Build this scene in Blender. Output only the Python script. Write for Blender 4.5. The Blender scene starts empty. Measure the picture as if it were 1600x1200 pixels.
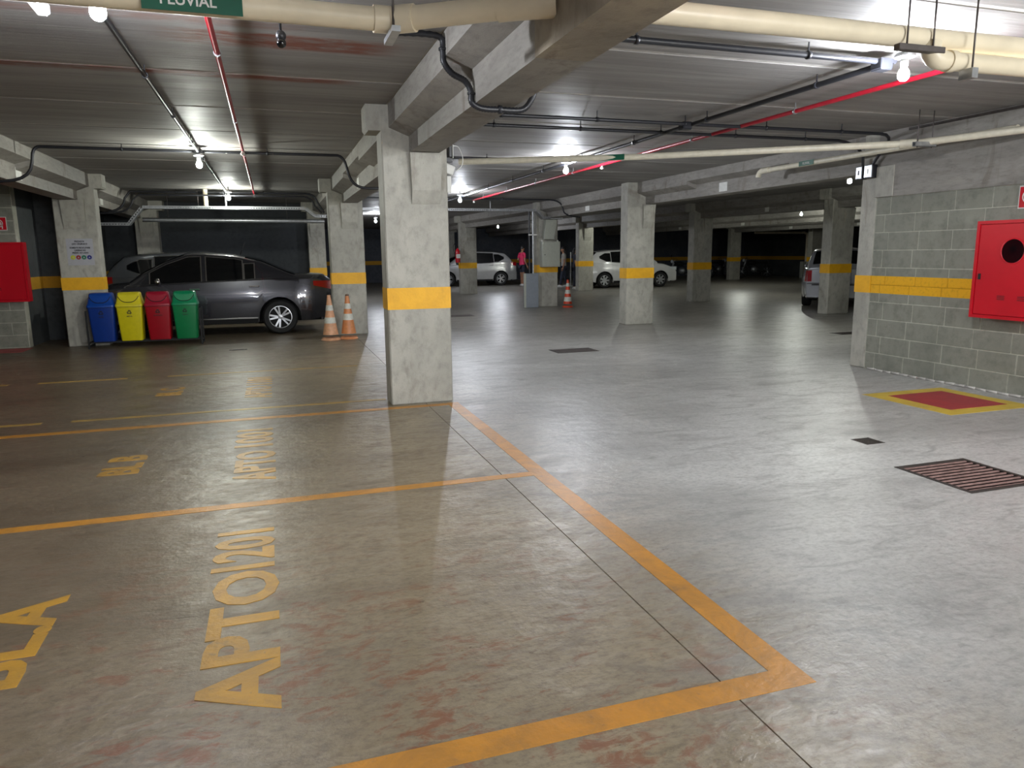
import bpy, bmesh, math, random
import numpy as np
from mathutils import Vector, Matrix
random.seed(7)
PI = math.pi
C = bpy.context.scene.collection
scn = bpy.context.scene

# ------------------------------------------------------------------ camera, world, exposure
cam = bpy.data.cameras.new('camera'); co = bpy.data.objects.new('camera', cam); C.objects.link(co)
F, YAW, PIT, ROL = 1134.19, 0.31447, -0.17779, -0.01104
f = Vector((math.sin(YAW)*math.cos(PIT), math.cos(YAW)*math.cos(PIT), math.sin(PIT)))
r = Vector((math.cos(YAW), -math.sin(YAW), 0)); u = r.cross(f)
r2 = math.cos(ROL)*r + math.sin(ROL)*u; u2 = -math.sin(ROL)*r + math.cos(ROL)*u
m = Matrix((r2, u2, -f)).transposed().to_4x4(); m.translation = Vector((0, 0, 1.42))
co.matrix_world = m
cam.sensor_width = 36; cam.lens = F/1600*36; cam.clip_start = 0.05; cam.clip_end = 200
scn.camera = co
w = bpy.data.worlds.new('world'); scn.world = w; w.use_nodes = True
w.node_tree.nodes['Background'].inputs[0].default_value = (0.60, 0.66, 0.75, 1)
w.node_tree.nodes['Background'].inputs[1].default_value = 0.05
scn.view_settings.view_transform = 'Standard'; scn.view_settings.look = 'None'
scn.view_settings.gamma = 1; scn.view_settings.use_curve_mapping = False
scn.view_settings.exposure = 0.14
BULB = 1.0      # strength multiplier of the lamps
al = bpy.data.lights.new('unseen_fill_light', 'AREA'); al.shape = 'RECTANGLE'; al.size = 5.5; al.size_y = 1.3; al.energy = 620; al.color = (.97, .99, 1.0)  # unseen soft fill behind the viewer, added to brighten the foreground
ao = bpy.data.objects.new('unseen_fill_light', al); C.objects.link(ao); ao.location = (4.9, -5.2, 1.9); ao.rotation_euler = (math.radians(72), 0, math.radians(4))

# ------------------------------------------------------------------ materials
MATS = {}
def s2l(c):
    return tuple((x/12.92 if x <= .04045 else ((x+.055)/1.055)**2.4) for x in c)
def rgb(r_, g_, b_): return s2l((r_/255, g_/255, b_/255))
class NT:
    def __init__(s, name):
        s.m = bpy.data.materials.new(name); s.m.use_nodes = True
        s.t = s.m.node_tree; s.b = s.t.nodes['Principled BSDF']
    def n(s, typ, **kw):
        x = s.t.nodes.new(typ)
        for k, v in kw.items(): setattr(x, k, v)
        return x
    def l(s, a, b): s.t.links.new(a, b)
    def val(s, sock, v):
        if hasattr(v, 'is_linked') or isinstance(v, bpy.types.NodeSocket): s.l(v, sock)
        else: sock.default_value = v
    def math(s, op, a, b=0.0, clamp=False):
        x = s.n('ShaderNodeMath', operation=op, use_clamp=clamp); s.val(x.inputs[0], a); s.val(x.inputs[1], b); return x.outputs[0]
    def mix(s, fac, a, b, blend='MIX'):
        x = s.n('ShaderNodeMix', data_type='RGBA', blend_type=blend); s.val(x.inputs[0], fac)
        for i, c in ((6, a), (7, b)):
            if isinstance(c, tuple): x.inputs[i].default_value = (*c[:3], 1)
            else: s.l(c, x.inputs[i])
        return x.outputs[2]
    def noise(s, vec, scale, detail=4, rough=.55, dist=0.0):
        x = s.n('ShaderNodeTexNoise'); s.l(vec, x.inputs['Vector']); x.inputs['Scale'].default_value = scale
        x.inputs['Detail'].default_value = detail; x.inputs['Roughness'].default_value = rough; x.inputs['Distortion'].default_value = dist
        return x.outputs[0]
    def pos(s, sx=1, sy=1, sz=1):
        g = s.n('ShaderNodeNewGeometry'); mp = s.n('ShaderNodeMapping'); s.l(g.outputs['Position'], mp.inputs[0])
        mp.inputs['Scale'].default_value = (sx, sy, sz); return mp.outputs[0]
    def obj(s):
        return s.n('ShaderNodeTexCoord').outputs['Object']
    def ramp(s, v, lo, hi, a=0.0, b=1.0):
        x = s.n('ShaderNodeMapRange'); x.interpolation_type = 'SMOOTHSTEP'; s.val(x.inputs[0], v)
        x.inputs[1].default_value = lo; x.inputs[2].default_value = hi; x.inputs[3].default_value = a; x.inputs[4].default_value = b
        return x.outputs[0]
    def sep(s):
        g = s.n('ShaderNodeNewGeometry'); x = s.n('ShaderNodeSeparateXYZ'); s.l(g.outputs['Position'], x.inputs[0]); return x.outputs
    def out(s, col, rough=.6, bump=None, dist=.01, metal=0.0, spec=.5):
        if isinstance(col, tuple): s.b.inputs['Base Color'].default_value = (*col[:3], 1)
        else: s.l(col, s.b.inputs['Base Color'])
        s.val(s.b.inputs['Roughness'], rough); s.b.inputs['Metallic'].default_value = metal
        s.b.inputs['Specular IOR Level'].default_value = spec
        if bump is not None:
            x = s.n('ShaderNodeBump'); s.l(bump, x.inputs['Height']); x.inputs['Distance'].default_value = dist; x.inputs['Strength'].default_value = 1
            s.l(x.outputs[0], s.b.inputs['Normal'])
        return s.m
def plain(name, col, rough=.5, metal=0.0, spec=.5, var=.12, scale=18, coat=0):
    if name in MATS: return MATS[name]
    t = NT(name); v = t.noise(t.obj(), scale, 4)
    dark = tuple(c*(1-var) for c in col); lite = tuple(min(1, c*(1+var)) for c in col)
    mm = t.out(t.mix(t.ramp(v, .3, .7), dark, lite), rough, None, .01, metal, spec)
    if coat: t.b.inputs['Coat Weight'].default_value = coat; t.b.inputs['Coat Roughness'].default_value = .04
    MATS[name] = mm; return mm
def emit(name, col, st):
    t = NT(name); t.b.inputs['Base Color'].default_value = (*col, 1)
    t.b.inputs['Emission Color'].default_value = (*col, 1); t.b.inputs['Emission Strength'].default_value = st
    MATS[name] = t.m; return t.m

def concrete(name, c1, c2, rough=.62, sc=(1, 1, 1), stain=None, band=None, bump=.004, spec=.35, pits=True):
    t = NT(name)
    p = t.pos(*sc); n1 = t.noise(p, 1.6, 6, .6, .4); n2 = t.noise(p, 11, 5, .65); n3 = t.noise(t.pos(), 90, 3, .6)
    col = t.mix(t.ramp(n1, .3, .7), c1, c2)
    col = t.mix(t.ramp(n2, .42, .75, 0, .55), col, tuple(x*.62 for x in c1))
    if stain is not None:
        n4 = t.noise(t.pos(1, 1, .35), 3.3, 5, .65, .8)
        col = t.mix(t.ramp(n4, .56, .74, 0, .6), col, stain)
    if pits:
        col = t.mix(t.ramp(n3, .66, .74, 0, .55), col, tuple(x*.35 for x in c1))
    if band is not None:
        o = t.sep(); k = t.math('MULTIPLY', t.math('GREATER_THAN', o[2], band[0]), t.math('LESS_THAN', o[2], band[1]))
        yn = t.noise(t.pos(), 30, 4)
        col = t.mix(k, col, t.mix(t.ramp(yn, .45, .8, 0, .5), band[2], tuple(x*.6 for x in band[2])))
    h = t.math('ADD', t.math('MULTIPLY', n2, .6), t.math('MULTIPLY', n3, .4))
    rr = t.ramp(n1, .3, .75, rough-.08, rough+.08)
    return t.out(col, rr, h, bump, 0, spec)
YEL = rgb(236, 176, 26)
M_col = concrete('cast_concrete', rgb(158, 156, 146), rgb(184, 181, 170), .62, (1, 1, .7), rgb(120, 112, 98))
M_beam = concrete('beam_concrete', rgb(132, 128, 122), rgb(158, 154, 147), .62, (1, .6, 2.5), rgb(94, 80, 68))
M_beamwet = concrete('damp_concrete', rgb(134, 123, 106), rgb(168, 156, 136), .5, (1, 1, .6), rgb(88, 74, 58))
M_block = concrete('painted_block', rgb(128, 129, 118), rgb(146, 146, 134), .7, (1, 1, 1), rgb(112, 110, 98), band=(.913, 1.115, YEL), bump=.003, pits=False)
M_mortar = concrete('mortar', rgb(172, 171, 156), rgb(192, 190, 176), .8, (1, 1, 1), band=(.913, 1.115, rgb(206, 152, 24)), bump=.003)
M_dwall = concrete('dark_painted_wall', rgb(62, 66, 68), rgb(78, 80, 80), .7, (1, 1, 1), band=(.913, 1.115, rgb(190, 140, 30)), bump=.002, pits=False)
M_dwall2 = concrete('charcoal_painted_wall', rgb(46, 50, 54), rgb(58, 61, 64), .7, (1, 1, 1), bump=.002, pits=False)
M_dark = concrete('unlit_far_wall', rgb(66, 70, 80), rgb(84, 86, 92), .75, (1, 1, 1), band=(.913, 1.115, rgb(190, 140, 30)), bump=.002, pits=False)
M_slab = concrete('joint_mortar', rgb(176, 172, 166), rgb(200, 196, 190), .7, (1, 1, 1), bump=.004)
M_paint = None
def mk_plank():
    t = NT('ceiling_plank_concrete'); p = t.pos(.35, 5, 1); n1 = t.noise(p, 1.3, 6, .62, .3); n2 = t.noise(t.pos(.8, 12, 1), 3, 5, .6)
    n3 = t.noise(t.pos(), 1.1, 3, .5); o = t.sep()
    col = t.mix(t.ramp(n1, .3, .7), rgb(130, 127, 124), rgb(156, 153, 149))
    col = t.mix(t.ramp(n2, .45, .8, 0, .35), col, rgb(100, 97, 94))
    rn = t.noise(t.pos(1.2, 4, 1), 3.5, 6, .7, .5)
    # rust seepage beside two of the plank joints on the left bay
    def zone(x0, x1, y0, y1):
        a = t.math('MULTIPLY', t.ramp(o[0], x0-.5, x0), t.ramp(o[0], x1, x1+.35, 1, 0))
        b = t.math('MULTIPLY', t.ramp(o[1], y0-.02, y0+.03), t.ramp(o[1], y1-.04, y1+.05, 1, 0))
        return t.math('MULTIPLY', a, b)
    k = t.math('ADD', zone(-3.0, .45, 6.0, 6.13), t.math('ADD', zone(-.2, .62, 4.9, 5.22), t.math('MULTIPLY', zone(-3, .1, 4.68, 4.8), .5)), True)
    k = t.math('MULTIPLY', k, t.ramp(rn, .32, .6, .15, .9))
    col = t.mix(k, col, rgb(128, 70, 52))
    return t.out(col, t.ramp(n3, .3, .7, .54, .68), t.math('ADD', n2, t.math('MULTIPLY', n1, .5)), .004, 0, .24)
M_plank = mk_plank()
def mk_floor():
    t = NT('polished_concrete_floor'); o = t.sep()
    a = t.noise(t.pos(.55, 1.0, 1), .8, 7, .62, .7); b = t.noise(t.pos(1.0, 2.4, 1), 2.6, 7, .68, .9)
    c = t.noise(t.pos(1, 2.0, 1), 9, 6, .7, .5); d = t.noise(t.pos(), 55, 4, .6); e = t.noise(t.pos(1.1, 1.7, 1), 1.7, 6, .7, 1.2)
    fine = t.noise(t.pos(1, 1.6, 1), 24, 6, .75)
    grey = t.mix(t.ramp(a, .3, .7), rgb(172, 171, 167), rgb(206, 205, 201))
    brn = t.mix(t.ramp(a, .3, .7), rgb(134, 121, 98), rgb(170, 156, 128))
    dirt_shade = t.ramp(t.math('ADD', o[0], t.math('MULTIPLY', b, 2.2)), -1.0, 2.4)  # dimmer light over the left bays put into the floor colour
    brn = t.mix(dirt_shade, t.mix(t.ramp(a, .3, .7), rgb(98, 84, 66), rgb(128, 113, 92)), brn)
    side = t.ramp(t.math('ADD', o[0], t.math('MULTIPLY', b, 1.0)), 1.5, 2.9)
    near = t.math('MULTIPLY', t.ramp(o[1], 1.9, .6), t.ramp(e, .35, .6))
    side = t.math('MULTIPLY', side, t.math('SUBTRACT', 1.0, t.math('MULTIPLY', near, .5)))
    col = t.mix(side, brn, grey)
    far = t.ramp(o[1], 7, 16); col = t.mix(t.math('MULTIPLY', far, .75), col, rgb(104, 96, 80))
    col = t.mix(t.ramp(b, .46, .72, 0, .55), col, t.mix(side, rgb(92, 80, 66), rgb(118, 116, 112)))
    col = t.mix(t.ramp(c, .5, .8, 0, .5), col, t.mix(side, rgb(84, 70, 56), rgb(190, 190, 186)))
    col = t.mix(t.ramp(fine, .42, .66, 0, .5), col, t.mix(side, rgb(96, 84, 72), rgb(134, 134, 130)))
    # red earth tracked in, mostly in the bays close to the viewer
    mud = t.math('MULTIPLY', t.ramp(t.math('MULTIPLY', e, c), .25, .36), t.math('MULTIPLY', t.ramp(o[0], 2.1, .6), t.ramp(o[1], 4.5, 1.6)))
    col = t.mix(t.math('MULTIPLY', mud, .9), col, rgb(132, 84, 56))
    mud2 = t.math('MULTIPLY', t.ramp(t.math('MULTIPLY', a, b), .30, .42), t.ramp(o[0], 2.2, 0))
    col = t.mix(t.math('MULTIPLY', mud2, .45), col, rgb(120, 84, 60))
    col = t.mix(t.ramp(d, .66, .75, 0, .5), col, rgb(70, 62, 54))
    sp = t.noise(t.pos(1, 1.8, 1), 13, 5, .7)
    col = t.mix(t.math('MULTIPLY', t.ramp(sp, .62, .70, 0, .8), t.ramp(e, .42, .6)), col, t.mix(side, rgb(86, 66, 48), rgb(120, 112, 104)))
    rough = t.math('ADD', t.ramp(b, .3, .7, .27, .42), t.math('MULTIPLY', t.ramp(c, .4, .7), .12))
    wav = t.noise(t.pos(1.0, 1.0, 1), 7, 3, .5)
    h = t.math('ADD', t.math('MULTIPLY', c, .5), t.math('ADD', t.math('MULTIPLY', d, .22), t.math('MULTIPLY', wav, 1.2)))
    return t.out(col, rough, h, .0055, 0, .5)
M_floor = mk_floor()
def worn(name, c1, c2, under, amt=.5, rough=.45):
    t = NT(name); a = t.noise(t.pos(), 5, 6, .7, .6); b = t.noise(t.pos(), 40, 4, .6)
    col = t.mix(t.ramp(a, .35, .65), c1, c2)
    k = t.math('ADD', t.ramp(a, .60, .72, 0, .7), t.ramp(b, .62, .72, 0, .4), True)
    col = t.mix(t.math('MULTIPLY', k, amt), col, under)
    return t.out(col, rough, b, .002, 0, .4)
M_line = worn('worn_orange_line_paint', rgb(206, 142, 50), rgb(178, 126, 54), rgb(120, 102, 80), .8, .4)
M_lineb = worn('worn_pale_line_paint', rgb(184, 148, 72), rgb(158, 130, 72), rgb(126, 112, 92), 1.1, .4)
M_text = worn('worn_stencil_paint', rgb(196, 148, 56), rgb(172, 132, 62), rgb(124, 108, 86), 1.0, .4)
M_redp = worn('red_floor_paint', rgb(176, 48, 56), rgb(160, 44, 54), rgb(150, 80, 80), .5, .4)
M_yelp = worn('yellow_floor_paint', rgb(222, 192, 70), rgb(206, 176, 64), rgb(150, 140, 110), .7, .4)
M_band = worn('yellow_band_paint', rgb(240, 180, 30), rgb(228, 168, 28), rgb(150, 120, 40), .35, .5)
M_black = plain('black_pvc', rgb(34, 35, 40), .38)
M_rubber = plain('black_rubber', rgb(22, 22, 24), .7)
M_cream = plain('cream_pvc_pipe', rgb(226, 214, 188), .36, var=.07, scale=4)
M_white = plain('white_plastic', rgb(214, 214, 208), .4, var=.05)
M_pipe = plain('pale_pipe', rgb(212, 206, 186), .36, var=.06)
M_red = plain('red_pipe_paint', rgb(176, 22, 44), .35)
M_redbox = plain('red_enamel', rgb(196, 14, 34), .3, var=.05, scale=3)
M_galv = plain('galvanised_steel', rgb(168, 170, 172), .38, .75)
M_steel = plain('dark_steel', rgb(92, 86, 84), .45, .5)
M_greybox = plain('grey_enamel', rgb(166, 168, 156), .42, var=.04)
M_board = plain('grey_board', rgb(126, 132, 140), .5, var=.05)
M_green = plain('sign_green', rgb(10, 84, 62), .35, var=.05)
M_glassd = plain('tinted_glass', rgb(9, 11, 14), .05, spec=.8, var=.05)
M_tyre = plain('tyre_rubber', rgb(20, 20, 21), .75)
M_chrome = plain('bright_chrome', rgb(226, 226, 228), .14, 1.0, var=.03)
M_alloy = plain('wheel_alloy', rgb(196, 198, 202), .3, .7, var=.05)
M_under = plain('underbody_black', rgb(10, 10, 11), .8)
M_tail = plain('red_lamp_lens', rgb(150, 8, 20), .12, var=.05)
M_head = plain('clear_lamp_lens', rgb(205, 210, 214), .1, var=.05)
M_rust = plain('rusty_grate_iron', rgb(150, 122, 116), .55, .3, var=.25)
M_iron = plain('dark_iron_frame', rgb(62, 56, 52), .6, .2, var=.25)
M_pit = plain('pit_dark', rgb(34, 32, 32), .9)

# ------------------------------------------------------------------ mesh collector
class MB:
    def __init__(s): s.v = []; s.f = []; s.mi = []; s.cur = 0; s.sm = []
    def mat(s, i): s.cur = i; return s
    def face(s, idx, smooth=False): s.f.append(tuple(idx)); s.mi.append(s.cur); s.sm.append(smooth)
    def box(s, x0, x1, y0, y1, z0, z1, ch=0.0, M=None):
        if ch > 0:
            b = bmesh.new(); bmesh.ops.create_cube(b, size=1)
            for v in b.verts:
                v.co = Vector(((x0+x1)/2+v.co.x*(x1-x0), (y0+y1)/2+v.co.y*(y1-y0), (z0+z1)/2+v.co.z*(z1-z0)))
            bmesh.ops.bevel(b, geom=b.edges[:], offset=ch, segments=1, affect='EDGES')
            s.addbm(b, M); b.free(); return s
        k = len(s.v)
        for z in (z0, z1):
            for x, y in ((x0, y0), (x1, y0), (x1, y1), (x0, y1)): s.v.append(Vector((x, y, z)) if M is None else M @ Vector((x, y, z)))
        for q in ((3, 2, 1, 0), (4, 5, 6, 7), (0, 1, 5, 4), (1, 2, 6, 5), (2, 3, 7, 6), (3, 0, 4, 7)): s.face([k+i for i in q])
        return s
    def addbm(s, b, M=None, smooth=False):
        k = len(s.v); b.verts.index_update()
        for v in b.verts: s.v.append(M @ v.co if M is not None else v.co.copy())
        for fc in b.faces: s.face([k+v.index for v in fc.verts], smooth)
        return s
    def loft(s, rings, closed=True, caps=True, smooth=True):
        k = len(s.v); n = len(rings[0])
        for rg in rings: s.v.extend(Vector(p) for p in rg)
        for i in range(len(rings)-1):
            for j in range(n if closed else n-1):
                a = k+i*n+j; b = k+i*n+(j+1) % n; s.face((a, b, b+n, a+n), smooth)
        if caps:
            s.face([k+j for j in range(n)][::-1]); s.face([k+(len(rings)-1)*n+j for j in range(n)])
        return s
    def prism(s, poly, a, b):      # poly of (x,z); a,b = (xoff,y)
        return s.loft([[(x+a[0], a[1], z) for x, z in poly], [(x+b[0], b[1], z) for x, z in poly]], True, True, False)
    def tube(s, pts, rad, n=10, smooth=True, caps=True):
        pts = [Vector(p) for p in pts]; rings = []; up = None
        rads = rad if isinstance(rad, (list, tuple)) else [rad]*len(pts)
        for i, p in enumerate(pts):
            d = ((pts[min(i+1, len(pts)-1)]-pts[i]).normalized() + (pts[i]-pts[max(i-1, 0)]).normalized()).normalized()
            if up is None: up = Vector((0, 0, 1)) if abs(d.z) < .9 else Vector((1, 0, 0))
            a = d.cross(up).normalized(); b = a.cross(d).normalized(); up = b
            rings.append([p+(a*math.cos(2*PI*j/n)+b*math.sin(2*PI*j/n))*rads[i] for j in range(n)])
        return s.loft(rings, True, caps, smooth)
    def lathe(s, prof, c=(0, 0, 0), axis='z', n=20, smooth=True, caps=True, M=None):
        rings = []
        for rr, h in prof:
            rg = []
            for j in range(n):
                a = 2*PI*j/n; x, y = rr*math.cos(a), rr*math.sin(a)
                p = {'z': (x, y, h), 'y': (x, h, -y), 'x': (h, x, y)}[axis]
                p = Vector(p)+Vector(c); rg.append(M @ p if M is not None else p)
            rings.append(rg)
        return s.loft(rings, True, caps, smooth)
    def ball(s, c, rx, ry=None, rz=None, n=12, m_=8):
        ry = ry or rx; rz = rz or rx
        return s.loft([[(c[0]+rx*math.sin(t)*math.cos(2*PI*j/n), c[1]+ry*math.sin(t)*math.sin(2*PI*j/n), c[2]-rz*math.cos(t)) for j in range(n)]
                       for t in [PI*(i+.02)/(m_+.04) for i in range(m_+1)]], True, True, True)
    def build(s, name, mats, parent=None, sharp=None):
        me = bpy.data.meshes.new(name); me.from_pydata([tuple(v) for v in s.v], [], s.f)
        for mm in (mats if isinstance(mats, (list, tuple)) else [mats]): me.materials.append(mm)
        me.polygons.foreach_set('material_index', s.mi); me.polygons.foreach_set('use_smooth', s.sm)
        b = bmesh.new(); b.from_mesh(me); bmesh.ops.recalc_face_normals(b, faces=b.faces); b.to_mesh(me); b.free()
        if sharp: me.set_sharp_from_angle(angle=math.radians(sharp))
        me.update(); return link(name, me, parent)
def link(name, me, parent=None):
    o = bpy.data.objects.new(name, me); C.objects.link(o)
    if parent is not None: o.parent = parent
    return o
def tag(o, label=None, cat=None, group=None, kind=None):
    if label: o['label'] = label
    if cat: o['category'] = cat
    if group: o['group'] = group
    if kind: o['kind'] = kind
    return o
def empty(name, loc=(0, 0, 0), rz=0, label=None, cat=None, group=None):
    o = bpy.data.objects.new(name, None); C.objects.link(o); o.location = loc; o.rotation_euler = (0, 0, rz); o.empty_display_size = .1
    return tag(o, label, cat, group)
def kids(o): return [x for x in list(C.objects) if x.parent == o]
def copy_tree(o, parent=None, table=None):
    if table is None:
        table = {}
        for x in list(C.objects):
            if x.parent is not None: table.setdefault(x.parent.name, []).append(x)
    c = o.copy(); C.objects.link(c); c.parent = parent
    for ch in table.get(o.name, []): copy_tree(ch, c, table)
    return c
def text(name, body, size, mat_, parent, M, xs=1.0, extrude=.001, bold=0.0, sp=1.0):
    cu = bpy.data.curves.new(name, 'FONT'); cu.body = body; cu.size = size; cu.extrude = extrude; cu.offset = bold
    cu.align_x = 'CENTER'; cu.align_y = 'CENTER'; cu.space_character = sp; cu.resolution_u = 3
    tmp = bpy.data.objects.new('tmp', cu); C.objects.link(tmp)
    bpy.context.view_layer.update()
    me = bpy.data.meshes.new_from_object(tmp.evaluated_get(bpy.context.evaluated_depsgraph_get()))
    bpy.data.objects.remove(tmp); bpy.data.curves.remove(cu)
    me.transform(M @ Matrix.Diagonal((xs, 1, 1, 1))); me.materials.clear(); me.materials.append(mat_); me.name = name
    return link(name, me, parent)
def frame(o, x, y):      # matrix: local x -> x, local y -> y, origin o
    x = Vector(x).normalized(); y = Vector(y).normalized(); z = x.cross(y)
    mm = Matrix((x, y, z)).transposed().to_4x4(); mm.translation = Vector(o); return mm

# ------------------------------------------------------------------ lamps
M_bulb = emit('lit_bulb', (.86, .93, 1.0), 2400*BULB)
def make_lamp():
    t = empty('ceiling_lamp')
    MB().lathe([(.012, .12), (.055, .12), (.062, .11), (.062, .095), (.03, .085), (.012, .085)], n=20).build('canopy', M_galv, t, 30)
    MB().tube([(0, 0, .12), (0, 0, .20)], .011, 8).build('stem', M_galv, t, 40)
    MB().lathe([(.02, .09), (.024, .08), (.022, .045), (.018, .04)], n=14).build('socket', M_white, t, 40)
    MB().lathe([(.014, .045), (.018, .032), (.031, .01), (.035, -.012), (.031, -.032), (.018, -.046), (.004, -.05)], n=16).build('bulb', M_bulb, t, 60)
    return t
lamp0 = make_lamp(); first = [True]
LAMPS = [(-.66, 3.87, 2.51, 'lit bulb lamp above the nearest left parking bay'),
         (-.75, 9.85, 2.53, 'lit bulb lamp where the left conduits cross'),
         (-.70, 15.5, 2.55, 'lit bulb lamp above the dark grey sedan'),
         (3.93, 3.90, 2.53, 'lit bulb lamp beside the strut hanger of the large cream pipe'),
         (4.00, 9.75, 2.56, 'lit bulb lamp at the end of the thin cream pipe over the aisle'),
         (8.95, 9.80, 2.52, 'lit bulb lamp behind the right ledge beam near its switch boxes'),
         (3.92, 15.5, 2.56, 'lit bulb lamp just right of the central pillar'),
         (8.90, 29.0, 2.50, 'small far bulb lamp above the silver hatchback'),
         (3.30, 24.2, 2.50, 'far bulb lamp seen in the gap left of the central pillar'),
         (3.95, -2.0, 2.53, 'lit bulb lamp behind the viewer over the aisle'),
         (-.70, -2.2, 2.53, 'lit bulb lamp behind the viewer over the parking bays'),
         (15.6, 19.0, 2.52, 'lit bulb lamp in the right-hand hall beyond the silver wagon'),
         (18.5, 26.0, 2.52, 'far bulb lamp in the right-hand hall near the motorcycles'),
         (12.6, 24.0, 2.52, 'far bulb lamp in front of the white hatchback')]
for x, y, z, lab in LAMPS:
    o = lamp0 if first[0] else copy_tree(lamp0); first[0] = False
    o.location = (x, y, z); tag(o, lab, 'lamp', 'bulb lamps hanging from the ceiling')
    k = 1.0
    if x < 0 and y > 5: k = .55
    elif x < 0: k = .8
    if x > 8 and y < 27: k = .5
    if k != 1.0:
        for b_ in kids(o):
            if b_.name.startswith('bulb'):
                nm = 'lit_bulb_%02d' % int(k*100)
                mt = MATS.get(nm) or emit(nm, (.93, .97, .88) if k < .7 else (.88, .92, 1.0), 2400*BULB*k)
                b_.data = b_.data.copy(); b_.data.materials[0] = mt

# ------------------------------------------------------------------ floor with recessed saw cut, grate pit and drain
CZ = 2.74
fl = MB()
xs = [-14, 1.337, 1.343, 3.83, 4.10, 4.27, 4.43, 34]
ys = [-7, 3.05, 3.62, 4.13, 4.30, 52]
for i in range(len(xs)-1):
    for j in range(len(ys)-1):
        x0, x1, y0, y1 = xs[i], xs[i+1], ys[j], ys[j+1]
        xm, ym = (x0+x1)/2, (y0+y1)/2
        if 3.83 < xm < 4.43 and 3.05 < ym < 3.62: continue
        if 4.10 < xm < 4.27 and 4.13 < ym < 4.30: continue
        top = -.008 if 1.337 < xm < 1.343 else 0
        fl.box(x0, x1, y0, y1, -.3, top)
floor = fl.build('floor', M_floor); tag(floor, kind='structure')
def painted(name, poly, mat_, z=.0015, label=None):
    mb = MB(); mb.loft([[(x, y, -.001) for x, y in poly], [(x, y, z) for x, y in poly]], True, True, False)
    o = mb.build(name, mat_, floor)
    if label: o['label'] = label
    return o
def rq(x0, x1, y0, y1): return [(x0, y0), (x1, y0), (x1, y1), (x0, y1)]
painted('parking_line', rq(1.53, 1.64, 1.79, 6.76), M_line)
painted('parking_line', rq(-6, 1.53, 1.79, 1.895), M_line)
painted('parking_line', rq(-6, 1.53, 4.27, 4.355), M_line)
painted('parking_line', rq(-6, 1.53, 6.66, 6.75), M_line)
painted('parking_line', rq(-1.77, 1.00, 7.13, 7.20), M_lineb); painted('parking_line', rq(-6, -2.0, 7.13, 7.2), M_lineb)
painted('parking_line', rq(-2.65, -1.72, 9.52, 9.60), M_lineb)
painted('parking_line', rq(-1.28, .98, 9.52, 9.585), M_lineb); painted('parking_line', rq(-4.6, -2.95, 9.52, 9.62), M_lineb)
painted('painted_square', rq(5.51, 6.53, 4.66, 5.67), M_yelp, .0015, 'yellow painted border of the keep-clear square')
painted('painted_square', rq(5.69, 6.37, 4.82, 5.52), M_redp, .003, 'red painted keep-clear square')
painted('painted_square', rq(-5.2, -3.75, 12.95, 13.5), M_redp, .003, 'dark red painted keep-clear square by the left fire cabinet')
def ftext(body, x, y, h, ln, xs_, parent=floor):
    M = frame((x, y, .001), (0, 1, 0), (-1, 0, 0)); return text('painted_lettering', body, h/.72, M_text, parent, M, xs_, .0012, .011)
ftext('APTO', -.18, 2.80, .26, .9, 1.18); ftext('1201', -.20, 3.63, .27, .5, .82)
ftext('APTO', -.18, 5.17, .26, .6, .80); ftext('1001', -.20, 5.98, .27, .6, .95)
ftext('APTO', -.20, 8.06, .26, .6, .72); ftext('1101', -.20, 8.78, .27, .6, .85)
ftext('BL.A', -1.02, 2.98, .24, .8, 1.1); ftext('BL B', -1.05, 5.47, .24, .6, .80); ftext('BL C', -1.10, 8.42, .24, .6, .72)
# grate
g = empty('floor_grate', (4.13, 3.335, 0), 0, 'rusty barred steel drainage grate in the aisle floor', 'grate')
mb = MB()
for a in (rq(-.30, .30, -.285, -.25), rq(-.30, .30, .25, .285), rq(-.30, -.27, -.25, .25), rq(.27, .30, -.25, .25)):
    mb.box(a[0][0], a[1][0], a[0][1], a[2][1], -.05, .003)
mb.build('frame', M_iron, g)
for k in range(11): MB().box(-.27, .27, -.238+k*.0475-.008, -.238+k*.0475+.008, -.009, .001, .002).build('bar', M_rust, g)
mb = MB(); mb.box(-.30, .30, -.285, .285, -.32, -.30)
mb.box(-.30, -.295, -.285, .285, -.30, -.05).box(.295, .30, -.285, .285, -.30, -.05).box(-.3, .3, -.285, -.28, -.3, -.05).box(-.3, .3, .28, .285, -.3, -.05)
mb.build('pit', M_pit, g)
g = empty('floor_drain', (4.185, 4.215, 0), 0, 'small square floor drain between grate and painted square', 'drain')
mb = MB()
for a in ((-.085, .085, -.085, -.07), (-.085, .085, .07, .085), (-.085, -.07, -.07, .07), (.07, .085, -.07, .07)): mb.box(*a, -.02, .001)
mb.build('frame', M_iron, g)
for k in range(5): MB().box(-.07, .07, -.052+k*.026-.004, -.052+k*.026+.004, -.006, 0).build('bar', M_iron, g)
MB().box(-.085, .085, -.085, .085, -.12, -.10).build('pit', M_pit, g)
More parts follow.
